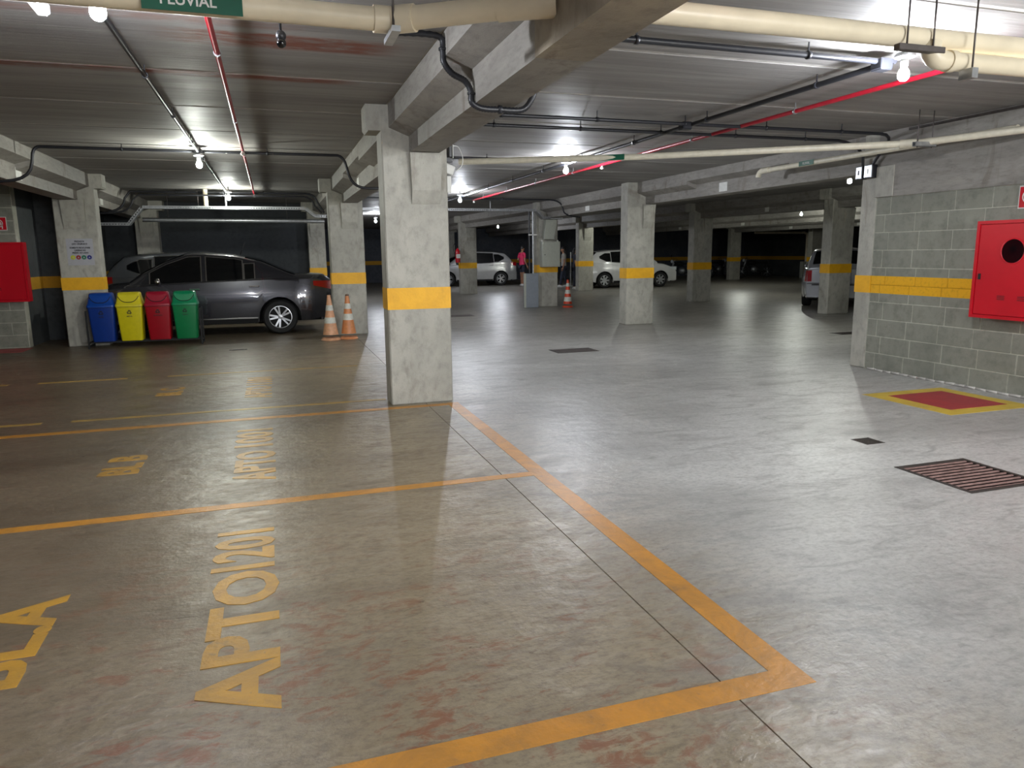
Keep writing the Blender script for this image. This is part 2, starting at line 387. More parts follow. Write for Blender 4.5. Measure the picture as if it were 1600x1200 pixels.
for x0, x1, y0, y1, lab in ((3.84, 4.49, 9.64, 10.04, 'dark iron inspection cover flush in the middle aisle floor'), (3.82, 4.42, 16.3, 16.75, 'far iron inspection cover behind the central pillar'),
                            (9.15, 9.65, 9.95, 10.25, 'iron inspection cover beyond the right wall end'), (-.70, -.44, 11.86, 11.97, 'small iron cover in the floor before the sedan')):
    o = empty('floor_cover', ((x0+x1)/2, (y0+y1)/2, 0), 0, lab, 'cover')
    a, b = (x1-x0)/2, (y1-y0)/2
    mb = MB(); mb.box(-a, a, -b, b, -.01, .003).build('frame', M_iron, o)
    mb = MB(); mb.box(-a+.03, a-.03, -b+.03, b-.03, .003, .006)
    nb = max(2, int(2*b/.05))
    for k in range(nb): mb.box(-a+.05, a-.05, -b+.05+k*(2*b-.1)/nb, -b+.065+k*(2*b-.1)/nb, .006, .009)
    mb.build('plate', M_steel, o)

# ------------------------------------------------------------------ ceiling: slab plus prestressed planks
ceil = MB().box(-14, 34, -7, 52, CZ+.004, CZ+.25).build('ceiling', M_slab); tag(ceil, kind='structure')
pw = 1.34
bays = [(-8.2, -3.31), (-2.67, 1.07), (1.72, 6.81), (7.45, 11.9), (12.6, 18.0)]
for bi, (x0, x1) in enumerate(bays):
    me = None
    for k in range(-4, 17):
        y = 4.64+k*pw
        if bi == 4 and k < 3: continue
        if me is None:
            o = MB().box(0, x1-x0, .025, pw-.025, 0, .011, .004).build('plank', M_plank, ceil); me = o.data
        else: o = link('plank', me, ceil)
        o.location = (x0, y, CZ)
    last = 4.64+17*pw
    o = MB().box(x0, x1, last+.01, 52, CZ, CZ+.011).build('plank', M_plank, ceil)
MB().box(18.0, 34, -7, 52, CZ, CZ+.011).build('plank', M_plank, ceil)

# ------------------------------------------------------------------ columns
def column(x, y, label, wd=.6, dp=.3, horn=True, corb=(.21, .28), mat_=None, band=(.913, 1.115), top=CZ+.012, back=True):
    mb = MB(); mb.box(x, x+wd, y, y+dp, 0, top, .012)
    if horn:
        for s_ in (-1, 1):
            xa = x if s_ < 0 else x+wd
            poly = [(xa-s_*.01, top), (xa+s_*.13, top), (xa+s_*.13, 2.545), (xa+s_*.11, 2.515), (xa-s_*.01, 2.515)]
            mb.prism(poly, (0, y), (0, y+dp))
    o = mb.build('concrete_column', mat_ or M_col); tag(o, label, 'column', 'concrete columns with a yellow band')
    if corb:
        for s_, yy in ((-1, y), (1, y+dp)):
            if s_ > 0 and not back: continue
            a0, a1 = x+corb[0], x+corb[0]+corb[1]
            mb = MB(); ring = []
            for z, d in ((1.88, .008), (2.0, .05), (2.33, .075)):
                e = .0 if z > 2 else .012
                ring.append([(a0+e, yy-s_*.01, z), (a1-e, yy-s_*.01, z), (a1-e, yy+s_*d, z), (a0+e, yy+s_*d, z)])
            mb.loft(ring, True, True, False).build('corbel', mat_ or M_col, o)
    MB().box(x-.0025, x+wd+.0025, y-.0025, y+dp+.0025, band[0], band[1]).build('yellow_band', M_band, o)
    return o
colC = column(1.01, 6.82, 'large central concrete column with yellow band, nearest to the viewer', corb=(.245, .29))
column(1.01, 13.42, 'concrete column with two worn traffic cones at its foot', corb=(.21, .30))
colL = column(-3.22, 13.42, 'concrete column at left with the recycling notice and blue bin', corb=(.12, .34))
column(6.61, 12.98, 'brightly lit concrete column in the right row before the white hatchback', horn=False, corb=(.31, .26))
colK = column(6.72, 18.42, 'concrete column carrying the grey electrical cabinet', horn=False, corb=None)
column(6.42, 25.5, 'far concrete column with the fire extinguisher, in front of the silver hatchback', corb=(.2, .3))
column(10.96, 25.45, 'far concrete column just left of the white hatchback tail', corb=(.2, .3))
column(11.35, 18.2, 'concrete column right of the white hatchback nose', corb=(.3, .25))
column(11.76, 13.3, 'shaded concrete column in front of the silver station wagon', corb=(.3, .25))
column(21.9, 31.7, 'far narrow concrete column between the motorcycles', corb=(.2, .3))
column(23.6, 27.9, 'pale far concrete column beside the silver wagon roof', corb=None)
column(-3.0, 19.4, 'shaded pier against the back wall above the second car', .5, .35, corb=(.1, .3))
column(.93, 19.4, 'shaded pier on the back wall beside the sedan boot', .42, .35, corb=(.05, .3))
column(13.6, 36.2, 'distant pier behind the white hatchback left of the aisle', .6, .3, corb=None)
column(8.3, 36.5, 'distant pier behind the person in pink', .6, .3, corb=None)
# wall end column on the right
o = column(6.77, 6.97, 'concrete end column of the right block wall', wd=.6, dp=.24, horn=False, corb=None)
MB().box(6.745, 6.80, 6.72, 6.975, 2.015, 2.36, .004).build('corbel', M_col, o)

# ------------------------------------------------------------------ ledge beams
def prof(c, kind):
    wf, ww = .315, .135
    if kind == 'end': h = [(-wf, CZ+.01), (-wf, 2.545), (-ww, 2.475), (-ww, 2.335)]
    elif kind == 'mid': h = [(-wf, CZ+.01), (-wf, 2.60), (-ww, 2.545), (-ww, 2.335)]
    else: h = [(-ww-.005, CZ+.01), (-ww-.005, 2.335)]
    return [(c+x, z) for x, z in h] + [(c-x, z) for x, z in reversed(h)]
def beam(label, segs, slant=0.0, labels=(), side=-1, mat_=None):
    y0 = segs[0][1]; mb = MB()
    for c, ya, yb, kind in segs:
        mb.mat(1 if kind == 'flush' else 0)
        mb.prism(prof(c, kind), ((ya-y0)*slant, ya), ((yb-y0)*slant, yb))
    o = mb.build('ledge_beam', [mat_ or M_beam, M_beamwet]); tag(o, label, 'beam', 'precast ceiling ledge beams')
    for y in labels:
        c = segs[0][0]+(y-y0)*slant; x = c+side*(.135+.002)
        MB().box(x-.002, x+.002, y-.11, y+.11, 2.37, 2.51).build('paper_label', M_white, o)
    return o
beam('big ceiling beam running from overhead to the central column', [(1.395, -3, 3.45, 'flush'), (1.395, 3.45, 4.62, 'mid'), (1.395, 4.62, 6.82, 'end')])
beam('ceiling beam between the central column and the column with cones', [(1.395, 7.12, 9.2, 'end'), (1.395, 9.2, 11.2, 'mid'), (1.395, 11.2, 13.42, 'end')], labels=(10.9,))
beam('shaded ceiling beam behind the column with cones', [(1.395, 13.72, 19.4, 'end')])
beam('long ceiling beam at far left reaching the notice column', [(-2.99, -3, 6, 'flush'), (-2.99, 6, 10.47, 'mid'), (-2.99, 10.47, 13.42, 'end')], labels=(10.57,), side=1)
beam('ceiling beam above the parked cars behind the notice column', [(-2.99, 13.72, 19.4, 'end')], labels=(15.2,), side=1)
beam('ceiling beam from the right wall column to the lit column', [(7.13, 7.21, 8.6, 'end'), (7.13, 8.6, 11.2, 'mid'), (7.13, 11.2, 12.98, 'end')], labels=(10.4,))
beam('ceiling beam between the lit column and the electrical cabinet column', [(7.13, 13.28, 18.42, 'end')], labels=(15.75,))
beam('far ceiling beam beyond the electrical cabinet column', [(7.1, 18.72, 25.5, 'end')], -.05)
beam('shaded ceiling beam in the right hall ending at the wagon column', [(12.6, 2.5, 8, 'mid'), (12.6, 8, 13.3, 'end')], -.055, labels=(9.5,))
beam('ceiling beam in the right hall behind the wagon column', [(12.05, 13.6, 18.2, 'end')], -.08, labels=(15.6,))
beam('far ceiling beam behind the second right hall column', [(11.65, 18.5, 25.45, 'end')], -.055, labels=(21.5,))
beam('far ceiling beam across the right hall to the narrow column', [(22.2, 12, 31.7, 'end')], 0, labels=(21.0, 23.5, 27.5))
beam('farther ceiling beam over the motorcycles', [(17.2, 14, 36, 'end')], 0, labels=(24.0, 28.5))
beam('far ceiling beam over the silver hatchback', [(6.75, 25.8, 38, 'end')])
beam('far ceiling beam over the white hatchback', [(11.3, 25.75, 38, 'end')], labels=(30,))

# ------------------------------------------------------------------ walls
def struct(name, mb, mat_): return tag(mb.build(name, mat_), kind='structure')
# right block wall, concrete lintel beam above
wr = struct('wall_right', MB().box(6.775, 7.0, -7, 6.97, 0, CZ), M_mortar)
MB().box(6.755, 6.776, -7, 6.97, 2.015, CZ+.01).build('lintel_beam', M_beam, wr)
MB().box(6.735, 6.756, -7, 6.55, 2.705, 2.73).build('ledge', M_iron, wr)
bm0 = {}
def blockrow(parent, axis, fixed, start, stop, sgn, z0, rows, L, H_, off0, proud):
    for rw in range(rows):
        z = z0+rw*H_; p = start - (L/2 if rw % 2 else off0)*sgn
        while (p-stop)*sgn < 0:
            a, b = p, p+sgn*L
            if sgn > 0: a, b = max(a, start), min(b, stop)
            else: a, b = min(a, start), max(b, stop)
            p += sgn*L
            lo, hi = min(a, b)+.005, max(a, b)-.005
            if hi-lo < .03: continue
            key = (round(hi-lo, 3), axis, parent.name)
            j = random.uniform(-.0015, .0015)
            if key not in bm0:
                mb = MB()
                if axis == 'y': mb.box(-proud, .005, 0, hi-lo, .005, H_-.005, .003)
                else: mb.box(0, hi-lo, -proud, .005, .005, H_-.005, .003)
                o = mb.build('block', M_block, parent); bm0[key] = o.data
            else: o = link('block', bm0[key], parent)
            o.location = (fixed+j, lo, z) if axis == 'y' else (lo, fixed+j, z)
blockrow(wr, 'y', 6.775, 6.965, 1.0, -1, .005, 10, .42, .2010, .28, .004)
mb = MB()
for k in range(26):
    y = 6.9-k*.12; mb.tube([(6.757, y, .012), (6.752, y-.12, .008+.01*random.random())], .014, 5)
mb.build('mortar_fillet', M_slab, wr)
# left wall with the fire cabinet, recess wall beside it
wl = struct('wall_left', MB().box(-9, -3.82, 13.62, 13.8, 0, CZ), M_mortar)
blockrow(wl, 'x', 13.62, -3.825, -6.2, -1, .005, 13, .42, .2010, .0, .004)
struct('wall_left_recess', MB().box(-5.2, -3.30, 14.75, 14.9, 0, CZ-.0), M_dwall)
struct('wall_left_return', MB().box(-4.0, -3.82, 13.8, 14.75, 0, CZ), M_dwall)
struct('wall_back_left', MB().box(-9, 1.3, 19.75, 19.95, 0, CZ), M_dwall2)
struct('wall_side_left', MB().box(-3.9, -3.7, 14.9, 19.75, 0, CZ), M_dwall)
struct('wall_back', MB().box(1, 14.5, 38.6, 38.8, 0, CZ), M_dark)
struct('wall_back_right', MB().box(14.5, 34, 38.6, 38.8, 0, CZ), M_dark)
struct('wall_far_right', MB().box(27.6, 27.8, 5, 38.6, 0, CZ), M_dwall)
struct('wall_outer_left', MB().box(-9.2, -9, -7, 20, 0, CZ), M_dwall)
struct('wall_behind', MB().box(-9, 34, -7.2, -7, 0, CZ), M_dwall)
MB().box(1.2, 1.35, 19.95, 38.6, 0, CZ).build('wall_middle', M_dwall)['kind'] = 'structure'

# ------------------------------------------------------------------ fire cabinets and hose signs
def fire_cabinet(label, M, w_, h_, d_, cz):
    t = empty('fire_hose_cabinet', (0, 0, 0), 0, label, 'cabinet')
    def B(*a, ch=0.0): return MB().box(*a, ch=ch, M=M)
    # local: x along width, y up, z out of the wall
    B(0, w_, 0, h_, 0, d_-.02, ch=.004).build('body', M_redbox, t)
    mb = MB(); mb.box(0, w_, 0, .03, d_-.02, d_, M=M).box(0, w_, h_-.03, h_, d_-.02, d_, M=M).box(0, .03, .03, h_-.03, d_-.02, d_, M=M).box(w_-.03, w_, .03, h_-.03, d_-.02, d_, M=M)
    mb.build('door_frame', M_redbox, t)
    dr = B(.035, w_-.035, .035, h_-.035, d_-.02, d_-.006, ch=.003).build('door', M_redbox, t)
    cx, cy, rr = w_*.42, h_*.69, .115
    pr = []
    for q in ((rr+.008, d_-.006), (rr+.006, d_), (rr-.004, d_), (rr-.006, d_-.006)): pr.append(q)
    mb = MB(); mb.loft([[M @ Vector((cx+a*math.cos(2*PI*j/28), cy+a*math.sin(2*PI*j/28), z)) for j in range(28)] for a, z in pr], True, False, True)
    mb.build('window_ring', M_redbox, dr)
    mb = MB(); mb.loft([[M @ Vector((cx+a*math.cos(2*PI*j/28), cy+a*math.sin(2*PI*j/28), z)) for j in range(28)] for a, z in ((rr, d_-.0065), (rr, d_-.003))], True, True, False)
    mb.build('window', M_glassd, dr)
    mb = MB(); mb.box(.06, .085, h_*.40, h_*.46, d_-.006, d_+.002, M=M).build('latch', M_rubber, dr)
    for gx in (.30, .52):
        for k in range(3): MB().box(w_*gx, w_*gx+.075, h_*.2+k*.016, h_*.2+k*.016+.005, d_-.006, d_-.002, M=M).build('louvre', M_rubber, dr)
    return t
Mr = frame((6.762, 5.47, .75), (0, -1, 0), (0, 0, 1))
fire_cabinet('red fire hose cabinet with round window on the right block wall', Mr, .92, .93, .19, 0)
Ml = frame((-4.62, 13.605, .75), (1, 0, 0), (0, 0, 1))
fire_cabinet('red fire hose cabinet at the left edge on the left block wall', Ml, .93, .93, .17, 0)
def hose_sign(label, M, s_=.21):
    t = empty('hose_sign', (0, 0, 0), 0, label, 'sign')
    MB().box(0, s_, 0, s_, 0, .003, M=M).build('board', M_white, t)
    MB().box(.01, s_-.01, .01, s_-.01, .003, .0045, M=M).build('panel', M_redbox, t)
    mb = MB(); c = s_*.46
    for r0, r1 in ((.062, .05), (.038, .024)):
        mb.loft([[M @ Vector((c+a*math.cos(2*PI*j/24), s_*.52+a*math.sin(2*PI*j/24), z)) for j in range(24)] for a, z in ((r0, .0045), (r0, .006), (r1, .006), (r1, .0045))], True, False, True)
    mb.box(c+.04, c+.055, s_*.12, s_*.5, .0045, .006, M=M).build('hose_reel_symbol', M_white, t)
    return t
hose_sign('red hose reel sign with white border on the right block wall', frame((6.762, 5.225, 1.785), (0, -1, 0), (0, 0, 1)))
hose_sign('small red hose reel sign above the left fire cabinet', frame((-4.13, 13.605, 1.865), (1, 0, 0), (0, 0, 1)))
# recycling notice
M_paper = plain('notice_paper', rgb(170, 170, 176), .5, var=.03)
t = empty('recycling_notice', (-2.90, 13.416, 1.52), 0, 'paper recycling notice with four coloured dots on the left column', 'notice')
MB().box(-.19, .19, 0, .003, -.21, .21).build('sheet', M_paper, t)
for k, (s_, zz) in enumerate((('PREZADOS', .165), ('LIXO ORGÂNICO', .125), ('SOMENTE RECICLÁVEIS', .065), ('LIXEIRAS NO', .025), ('PRÉDIO AO LADO', -.015))):
    text('lettering', s_, .034, M_rubber, t, frame((0, -.001, zz), (1, 0, 0), (0, 0, 1)), .82, .0008, .0012)
for k, c in enumerate(((190, 190, 30), (150, 30, 34), (20, 110, 80), (20, 30, 120))):
    mb = MB(); x = -.112+k*.078
    mb.loft([[(x+.034*math.cos(2*PI*j/20), y, -.085+.034*math.sin(2*PI*j/20)) for j in range(20)] for y in (0, -.0015)], True, True, False)
    d = mb.build('dot', plain('dot_%d' % k, rgb(*c), .5), t)
    mb = MB(); mb.loft([[(x+.015*math.cos(PI/2+2*PI*j/3), y, -.088+.017*math.sin(PI/2+2*PI*j/3)) for j in range(3)] for y in (-.0015, -.0025)], True, True, False)
    mb.build('triangle', M_paper, d)

# ------------------------------------------------------------------ pipes
def arc(a, b, c, n=5):       # rounded corner control: quadratic
    a, b, c = Vector(a), Vector(b), Vector(c)
    return [(1-t_)**2*a+2*t_*(1-t_)*b+t_*t_*c for t_ in [i/n for i in range(n+1)]]
def hanger(parent, x, y, z0, hw=.11, axis='x', ch=.03):
    zt = CZ-parent.location.z
    for s_ in (-1, 1):
        p = (x+s_*hw, y) if axis == 'x' else (x, y+s_*hw)
        o = MB().tube([(p[0], p[1], z0-.03), (p[0], p[1], zt)], .005, 6).build('hanger_rod', M_steel, parent)
    mb = MB()
    if axis == 'x': mb.box(x-hw-.04, x+hw+.04, y-.02, y+.02, z0-.02, z0-.016).box(x-hw-.04, x+hw+.04, y-.02, y-.017, z0-.02, z0+ch-.005).box(x-hw-.04, x+hw+.04, y+.017, y+.02, z0-.02, z0+ch-.005)
    else: mb.box(x-.02, x+.02, y-hw-.04, y+hw+.04, z0-.02, z0-.016).box(x-.02, x-.017, y-hw-.04, y+hw+.04, z0-.02, z0+ch-.005).box(x+.017, x+.02, y-hw-.04, y+hw+.04, z0-.02, z0+ch-.005)
    mb.build('strut_channel', M_galv, parent)
    return o
R = .052
t = empty('storm_pipe', (0.6, 3.6, 2.49), 0, 'large cream drainage pipe overhead on the left, bending into the big beam', 'pipe')
def tb(name, pts, rad, mat_, root, n=18):
    l = Vector(root.location); return MB().tube([Vector(p)-l for p in pts], rad, n).build(name, mat_, root, 40)
tb('pipe_segment', [(-7, 3.6, 2.51), (.57, 3.6, 2.49)], R, M_cream, t)
tb('pipe_segment', [(.66, 3.56, 2.49), (1.10, 3.29, 2.50)], R, M_cream, t)
tb('coupling', [(.52, 3.6, 2.49), (.60, 3.6, 2.49)], R+.008, M_cream, t)
tb('coupling', [(.62, 3.585, 2.49), (.70, 3.535, 2.49)], R+.009, M_cream, t)
tb('elbow', [(1.04, 3.33, 2.50), (1.10, 3.29, 2.50), (1.16, 3.255, 2.50), (1.268, 3.20, 2.50)], R+.008, M_cream, t)
o = MB().tube([(.60-.6+.0, -.07, -.06), (0, -.07, .25)], .006, 6).build('hanger_rod', M_steel, t)
MB().box(-.02, .02, -.14, .10, -.085, -.06).build('strut_channel', M_galv, t)
s = text('sign_lettering', 'PLUVIAL', .06, M_white, t, frame((-.86, -R-.0105, -.012-.0), (1, 0, 0), (0, 0, 1)), 1.0, .001, .001)
s.name = 'sign_lettering'
mb = MB(); mb.box(-1.04, -.645, -R-.010, -R-.006, -.055, .045).build('pipe_sign', M_green, t)
MB().box(-1.035, -.65, -R-.0112, -R-.0095, .026, .030).build('sign_stripe', M_white, t)
t = empty('storm_pipe', (3.2, 3.15, 2.49), 0, 'large cream drainage pipe crossing the aisle ceiling to the right wall', 'pipe')
tb('pipe_segment', [(1.53, 3.15, 2.49), (6.76, 3.15, 2.50)], R, M_cream, t)
tb('elbow', arc((3.32, 3.13, 2.47), (3.30, 3.12, 2.385), (3.40, 3.12, 2.385)), R*.95, M_cream, t)
tb('pipe_segment', [(3.40, 3.12, 2.385), (6.76, 3.10, 2.385)], R*.9, M_cream, t)
tb('coupling', [(3.42, 3.12, 2.385), (3.46, 3.12, 2.385)], R*1.05, M_cream, t)
hanger_root = t
for x in (-.085, .085): MB().tube([(x, -.065, -.07), (x, -.065, .25)], .005, 6).build('hanger_rod', M_steel, t)
MB().box(-.15, .15, -.085, -.045, -.085, -.055, .003).build('strut_channel', M_steel, t)
MB().tube([(.32, -.10, -.20), (.32, -.10, .25)], .005, 6).build('hanger_rod', M_steel, t)
MB().box(.30, .34, -.12, -.04, -.20, -.15).build('pipe_clamp', M_galv, t)
t = empty('red_water_pipe', (2.0, 2.93, 2.60), 0, 'short thick red pipe crossing above the large cream pipe', 'pipe')
MB().tube([(-.45, 0, 0), (.16, 0, 0)], .036, 16).build('pipe_segment', M_red, t, 40)
for x in (-.06, .0, .14): MB().tube([(x, 0, 0), (x+.03, 0, 0)], .044, 16).build('coupling', M_red, t, 40)
MB().tube([(.1, 0, .03), (.1, 0, .14)], .004, 6).build('hanger_rod', M_steel, t)
# thin rain pipes by the right wall
t = empty('rain_pipe', (6.1, 5.85, 2.45), 0, 'thin cream pipe from the right wall corner diagonally across the aisle', 'pipe')
tb('pipe_segment', [(6.55, 5.0, 2.47), (6.12, 5.88, 2.45)], .034, M_pipe, t, 14)
tb('pipe_segment', [(6.12, 5.88, 2.45), (3.90, 7.44, 2.45), (2.1, 8.31, 2.45)], .034, M_pipe, t, 14)
tb('coupling', [(6.13, 5.86, 2.45), (6.02, 5.955, 2.45)], .042, M_pipe, t, 14)
hanger(t, .02, -.1, -.03, .09)
text('sign_lettering', 'PLUVIAL', .045, M_white, t, frame(Vector((3.60, 7.555, 2.452))-Vector((6.1, 5.85, 2.45)), (1, -.50, 0), (0, 0, 1)), .85, .001)
Ms = frame(Vector((3.625, 7.585, 2.45))-Vector((6.1, 5.85, 2.45)), (1, -.62, 0), (0, 0, 1))
MB().box(-.16, .17, -.03, .03, .034, .037, M=Ms).build('pipe_sign', M_green, t)
t2 = empty('rain_pipe', (6.62, 7, 2.52), 0, 'thin cream pipe running along the side of the right ceiling beam', 'pipe')
tb('pipe_segment', [(6.62, 5.2, 2.51), (6.62, 8.93, 2.52)], .032, M_pipe, t2, 14)
tb('coupling', [(6.62, 8.75, 2.52), (6.62, 8.93, 2.52)], .04, M_pipe, t2, 14)
tb('elbow', arc((6.62, 8.9, 2.52), (6.62, 9.0, 2.52), (6.62, 9.0, 2.44)), .036, M_pipe, t2, 14)
MB().box(-.036, -.033, .85, 1.12, -.03, .03).build('pipe_sign', M_green, t2)
text('sign_lettering', 'PLUVIAL', .042, M_white, t2, frame((-.037, .985, -.002), (0, -1, 0), (0, 0, 1)), .85, .001)
def steps(a, b, d):
    n = max(1, int(abs(b-a)/d)); return [a+(b-a)*(i+.5)/n for i in range(n)]
def run(name, label, cat, axis, fixed, a, b, z, rad, mat_, clampd=1.2, extra=None, group=None, cm=None):
    l = (fixed, (a+b)/2, z) if axis == 'y' else ((a+b)/2, fixed, z)
    t = empty(name, l, 0, label, cat, group)
    h = (b-a)/2
    pts = [(0, -h, 0), (0, h, 0)] if axis == 'y' else [(-h, 0, 0), (h, 0, 0)]
    if extra: pts = [Vector(p)-Vector(l) for p in extra[0]]+pts+[Vector(p)-Vector(l) for p in extra[1]]
    MB().tube(pts, rad, 10).build('tube', mat_, t, 50)
    for q in steps(a, b, clampd):
        e = q-l[1 if axis == 'y' else 0]
        x, y = (0, e) if axis == 'y' else (e, 0)
        mb = MB(); d = .012
        if axis == 'y': mb.tube([(0, e-d, 0), (0, e+d, 0)], rad+.006, 10).box(-.004, .004, e-.004, e+.004, rad, CZ-z)
        else: mb.tube([(e-d, 0, 0), (e+d, 0, 0)], rad+.006, 10).box(e-.004, e+.004, -.004, .004, rad, CZ-z)
        mb.build('clamp', cm or mat_, t)
    return t
G = 'black conduits under the ceiling'
run('conduit', 'dark conduit running down the middle of the left bay ceiling', 'conduit', 'y', -.75, 2.0, 16.0, 2.67, .016, M_black, 1.5, group=G)
run('conduit', 'long black conduit running down the aisle ceiling between the lamps', 'conduit', 'y', 4.05, 4.1, 17.5, 2.66, .020, M_black, 1.4, group=G)
run('conduit', 'black conduit from the big beam to the lamp by the pipe hanger', 'conduit', 'x', 4.14, 1.53, 4.0, 2.66, .020, M_black, .9, group=G)
run('conduit', 'nearer of two parallel black conduits crossing the aisle to the wall corner', 'conduit', 'x', 6.60, 1.6, 6.35, 2.66, .017, M_black, .9, ([], arc((6.40, 6.60, 2.66), (6.66, 6.62, 2.66), (6.70, 6.9, 2.50))+[(6.72, 7.04, 2.36)]), G)
run('conduit', 'farther of two parallel black conduits crossing the aisle to the wall corner', 'conduit', 'x', 7.12, 1.7, 6.30, 2.66, .017, M_black, .9, ([], arc((6.38, 7.12, 2.65), (6.60, 7.12, 2.62), (6.70, 7.15, 2.50))+[(6.72, 7.16, 2.34)]), G)
run('conduit', 'black conduit crossing the left bay ceiling and drooping over both beams', 'conduit', 'x', 9.88, -2.40, .86, 2.68, .018, M_black, 1.3,
    ([(-3.6, 9.88, 2.27), (-2.95, 9.88, 2.27)]+arc((-2.83, 9.88, 2.29), (-2.55, 9.88, 2.30), (-2.52, 9.88, 2.50))+arc((-2.51, 9.88, 2.56), (-2.5, 9.88, 2.68), (-2.42, 9.88, 2.68)),
     arc((.90, 9.88, 2.68), (.98, 9.88, 2.66), (1.0, 9.88, 2.55))+arc((1.03, 9.88, 2.44), (1.08, 9.88, 2.28), (1.25, 9.88, 2.28))+[(1.6, 9.88, 2.28)]), G)
run('conduit', 'black conduit reaching the aisle lamp from behind the central column', 'conduit', 'x', 9.75, 1.75, 3.95, 2.68, .018, M_black, 1.2, group=G)
run('conduit', 'upper of two far conduits crossing above the sedan', 'conduit', 'x', 16.0, -2.5, .75, 2.68, .022, M_black, 1.6,
    ([(-3.6, 16, 2.27), (-2.98, 16, 2.27)]+arc((-2.85, 16.0, 2.30), (-2.62, 16.0, 2.36), (-2.60, 16.0, 2.55)), arc((.78, 16, 2.68), (.95, 16, 2.68), (1.0, 16, 2.5))+[(1.12, 16, 2.30)]), G)
run('conduit', 'lower of two far conduits crossing above the sedan', 'conduit', 'x', 15.7, -2.3, .70, 2.60, .016, M_black, 1.6,
    ([(-3.6, 15.7, 2.25), (-2.8, 15.7, 2.25)]+arc((-2.70, 15.7, 2.27), (-2.45, 15.7, 2.3), (-2.42, 15.7, 2.5)), arc((.72, 15.7, 2.60), (.88, 15.7, 2.58), (.92, 15.7, 2.42))+[(1.05, 15.7, 2.28)]), G)
run('conduit', 'far black conduit crossing the aisle beyond the central column', 'conduit', 'x', 16.9, 1.75, 6.5, 2.69, .018, M_black, 1.8, ([], arc((6.5, 16.9, 2.69), (6.8, 16.9, 2.69), (6.85, 16.9, 2.5))+arc((6.88, 16.9, 2.4), (6.95, 16.9, 2.3), (7.3, 16.9, 2.29))), G)
# corrugated flexible conduit over the big beam
t = empty('flexible_conduit', (1.3, 4.5, 2.45), 0, 'black corrugated conduit draped around the big beam near the central column', 'conduit')
ctl = [(.78, 4.52, 2.70), (1.04, 4.55, 2.705), (1.065, 4.55, 2.62), (1.07, 4.55, 2.56), (1.12, 4.55, 2.50), (1.20, 4.55, 2.46), (1.235, 4.55, 2.40), (1.24, 4.55, 2.34), (1.30, 4.55, 2.308), (1.42, 4.55, 2.305), (1.56, 4.55, 2.31), (1.62, 4.55, 2.36), (1.66, 4.55, 2.45)]
def smooth(pts, n=6):
    pts = [Vector(p) for p in pts]; out = []
    for i in range(len(pts)-1):
        p0, p1, p2, p3 = pts[max(i-1, 0)], pts[i], pts[i+1], pts[min(i+2, len(pts)-1)]
        for k in range(n):
            q = k/n; out.append(.5*((2*p1)+(p2-p0)*q+(2*p0-5*p1+4*p2-p3)*q*q+(3*p1-p0-3*p2+p3)*q**3))
    return out+[pts[-1]]
sp = smooth(ctl, 12); lo = Vector(t.location)
MB().tube([p-lo for p in sp], [.021 if i % 2 else .0175 for i in range(len(sp))], 10, True).build('hose', M_black, t)
for i in (22, 74, 108):
    p = sp[i]-lo; q = sp[i+1]-lo; MB().tube([p-(q-p), p+(q-p)], .026, 10).build('clamp', M_black, t)
# sprinkler mains
G = 'thin red sprinkler pipes'
def sprinkler(parent, e):
    h = MB(); h.lathe([(.012, -.012), (.018, -.03), (.03, -.045), (.024, -.06), (.006, -.065)], (0, e, 0), n=12).build('sprinkler_head', M_white, parent, 40)
t = run('sprinkler_pipe', 'thin red sprinkler pipe running down the left bay ceiling', 'pipe', 'y', -.235, 1.5, 16.1, 2.67, .017, M_red, 2.2, group=G, cm=M_galv)
for y in (9.55, 16.05): sprinkler(t, y-8.8)
t = run('sprinkler_pipe', 'thin red sprinkler pipe running down the aisle ceiling', 'pipe', 'y', 4.62, 3.2, 17.0, 2.665, .019, M_red, 1.6, group=G, cm=M_galv)
for y in (9.9, 16.95): sprinkler(t, y-10.1)
# junction boxes
for x, y, z, lab in ((4.0, 6.64, 2.65, 'black junction box where the aisle conduits cross'), (3.98, 4.14, 2.64, 'black junction box beside the lamp near the pipe hanger'), (-.75, 9.88, 2.66, 'black junction box above the lamp in the left bay')):
    o = empty('junction_box', (x, y, z), 0, lab, 'junction box')
    MB().box(-.05, .05, -.05, .05, -.035, .035, .006).build('body', M_black, o)
    MB().box(-.045, .045, -.045, .045, -.040, -.034, .002).build('lid', M_black, o)
# small sensors
o = empty('motion_sensor', (.11, 3.7, 2.40), 0, 'small black motion sensor hanging below the left cream pipe', 'sensor')
MB().tube([(0, 0, .02), (0, 0, .34)], .006, 8).build('stem', M_black, o)
MB().ball((0, 0, .012), .024).build('housing', M_black, o); MB().ball((0, -.010, -.022), .022).build('lens', M_glassd, o)
o = empty('emergency_light', (-.935, 4.02, 2.55), 0.05, 'grey emergency light unit at the upper left edge of the ceiling', 'emergency light')
MB().box(-.03, .03, -.16, .16, 0, .05, .008).build('housing', M_galv, o)
MB().box(-.022, .022, -.13, .13, -.012, 0, .004).build('diffuser', M_white, o)
MB().tube([(0, 0, .05), (0, 0, .19)], .006, 6).build('stem', M_galv, o)
o = empty('antenna_bracket', (1.70, 6.98, 2.3), 0, 'black bracket with white box and looping cable on the right of the central column', 'router')
MB().box(-.09, -.005, -.02, .02, -.02, .02).build('arm', M_black, o); MB().box(-.045, -.015, -.06, .06, .02, .20, .004).build('black_plate', M_black, o)
MB().box(-.012, -.004, -.065, .065, .01, .22, .002).build('cover', M_white, o)
b_ = MB().box(-.06, .045, -.025, .025, -.14, -.05, .008, M=Matrix.Rotation(.35, 4, 'Y')).build('white_box', M_white, o)
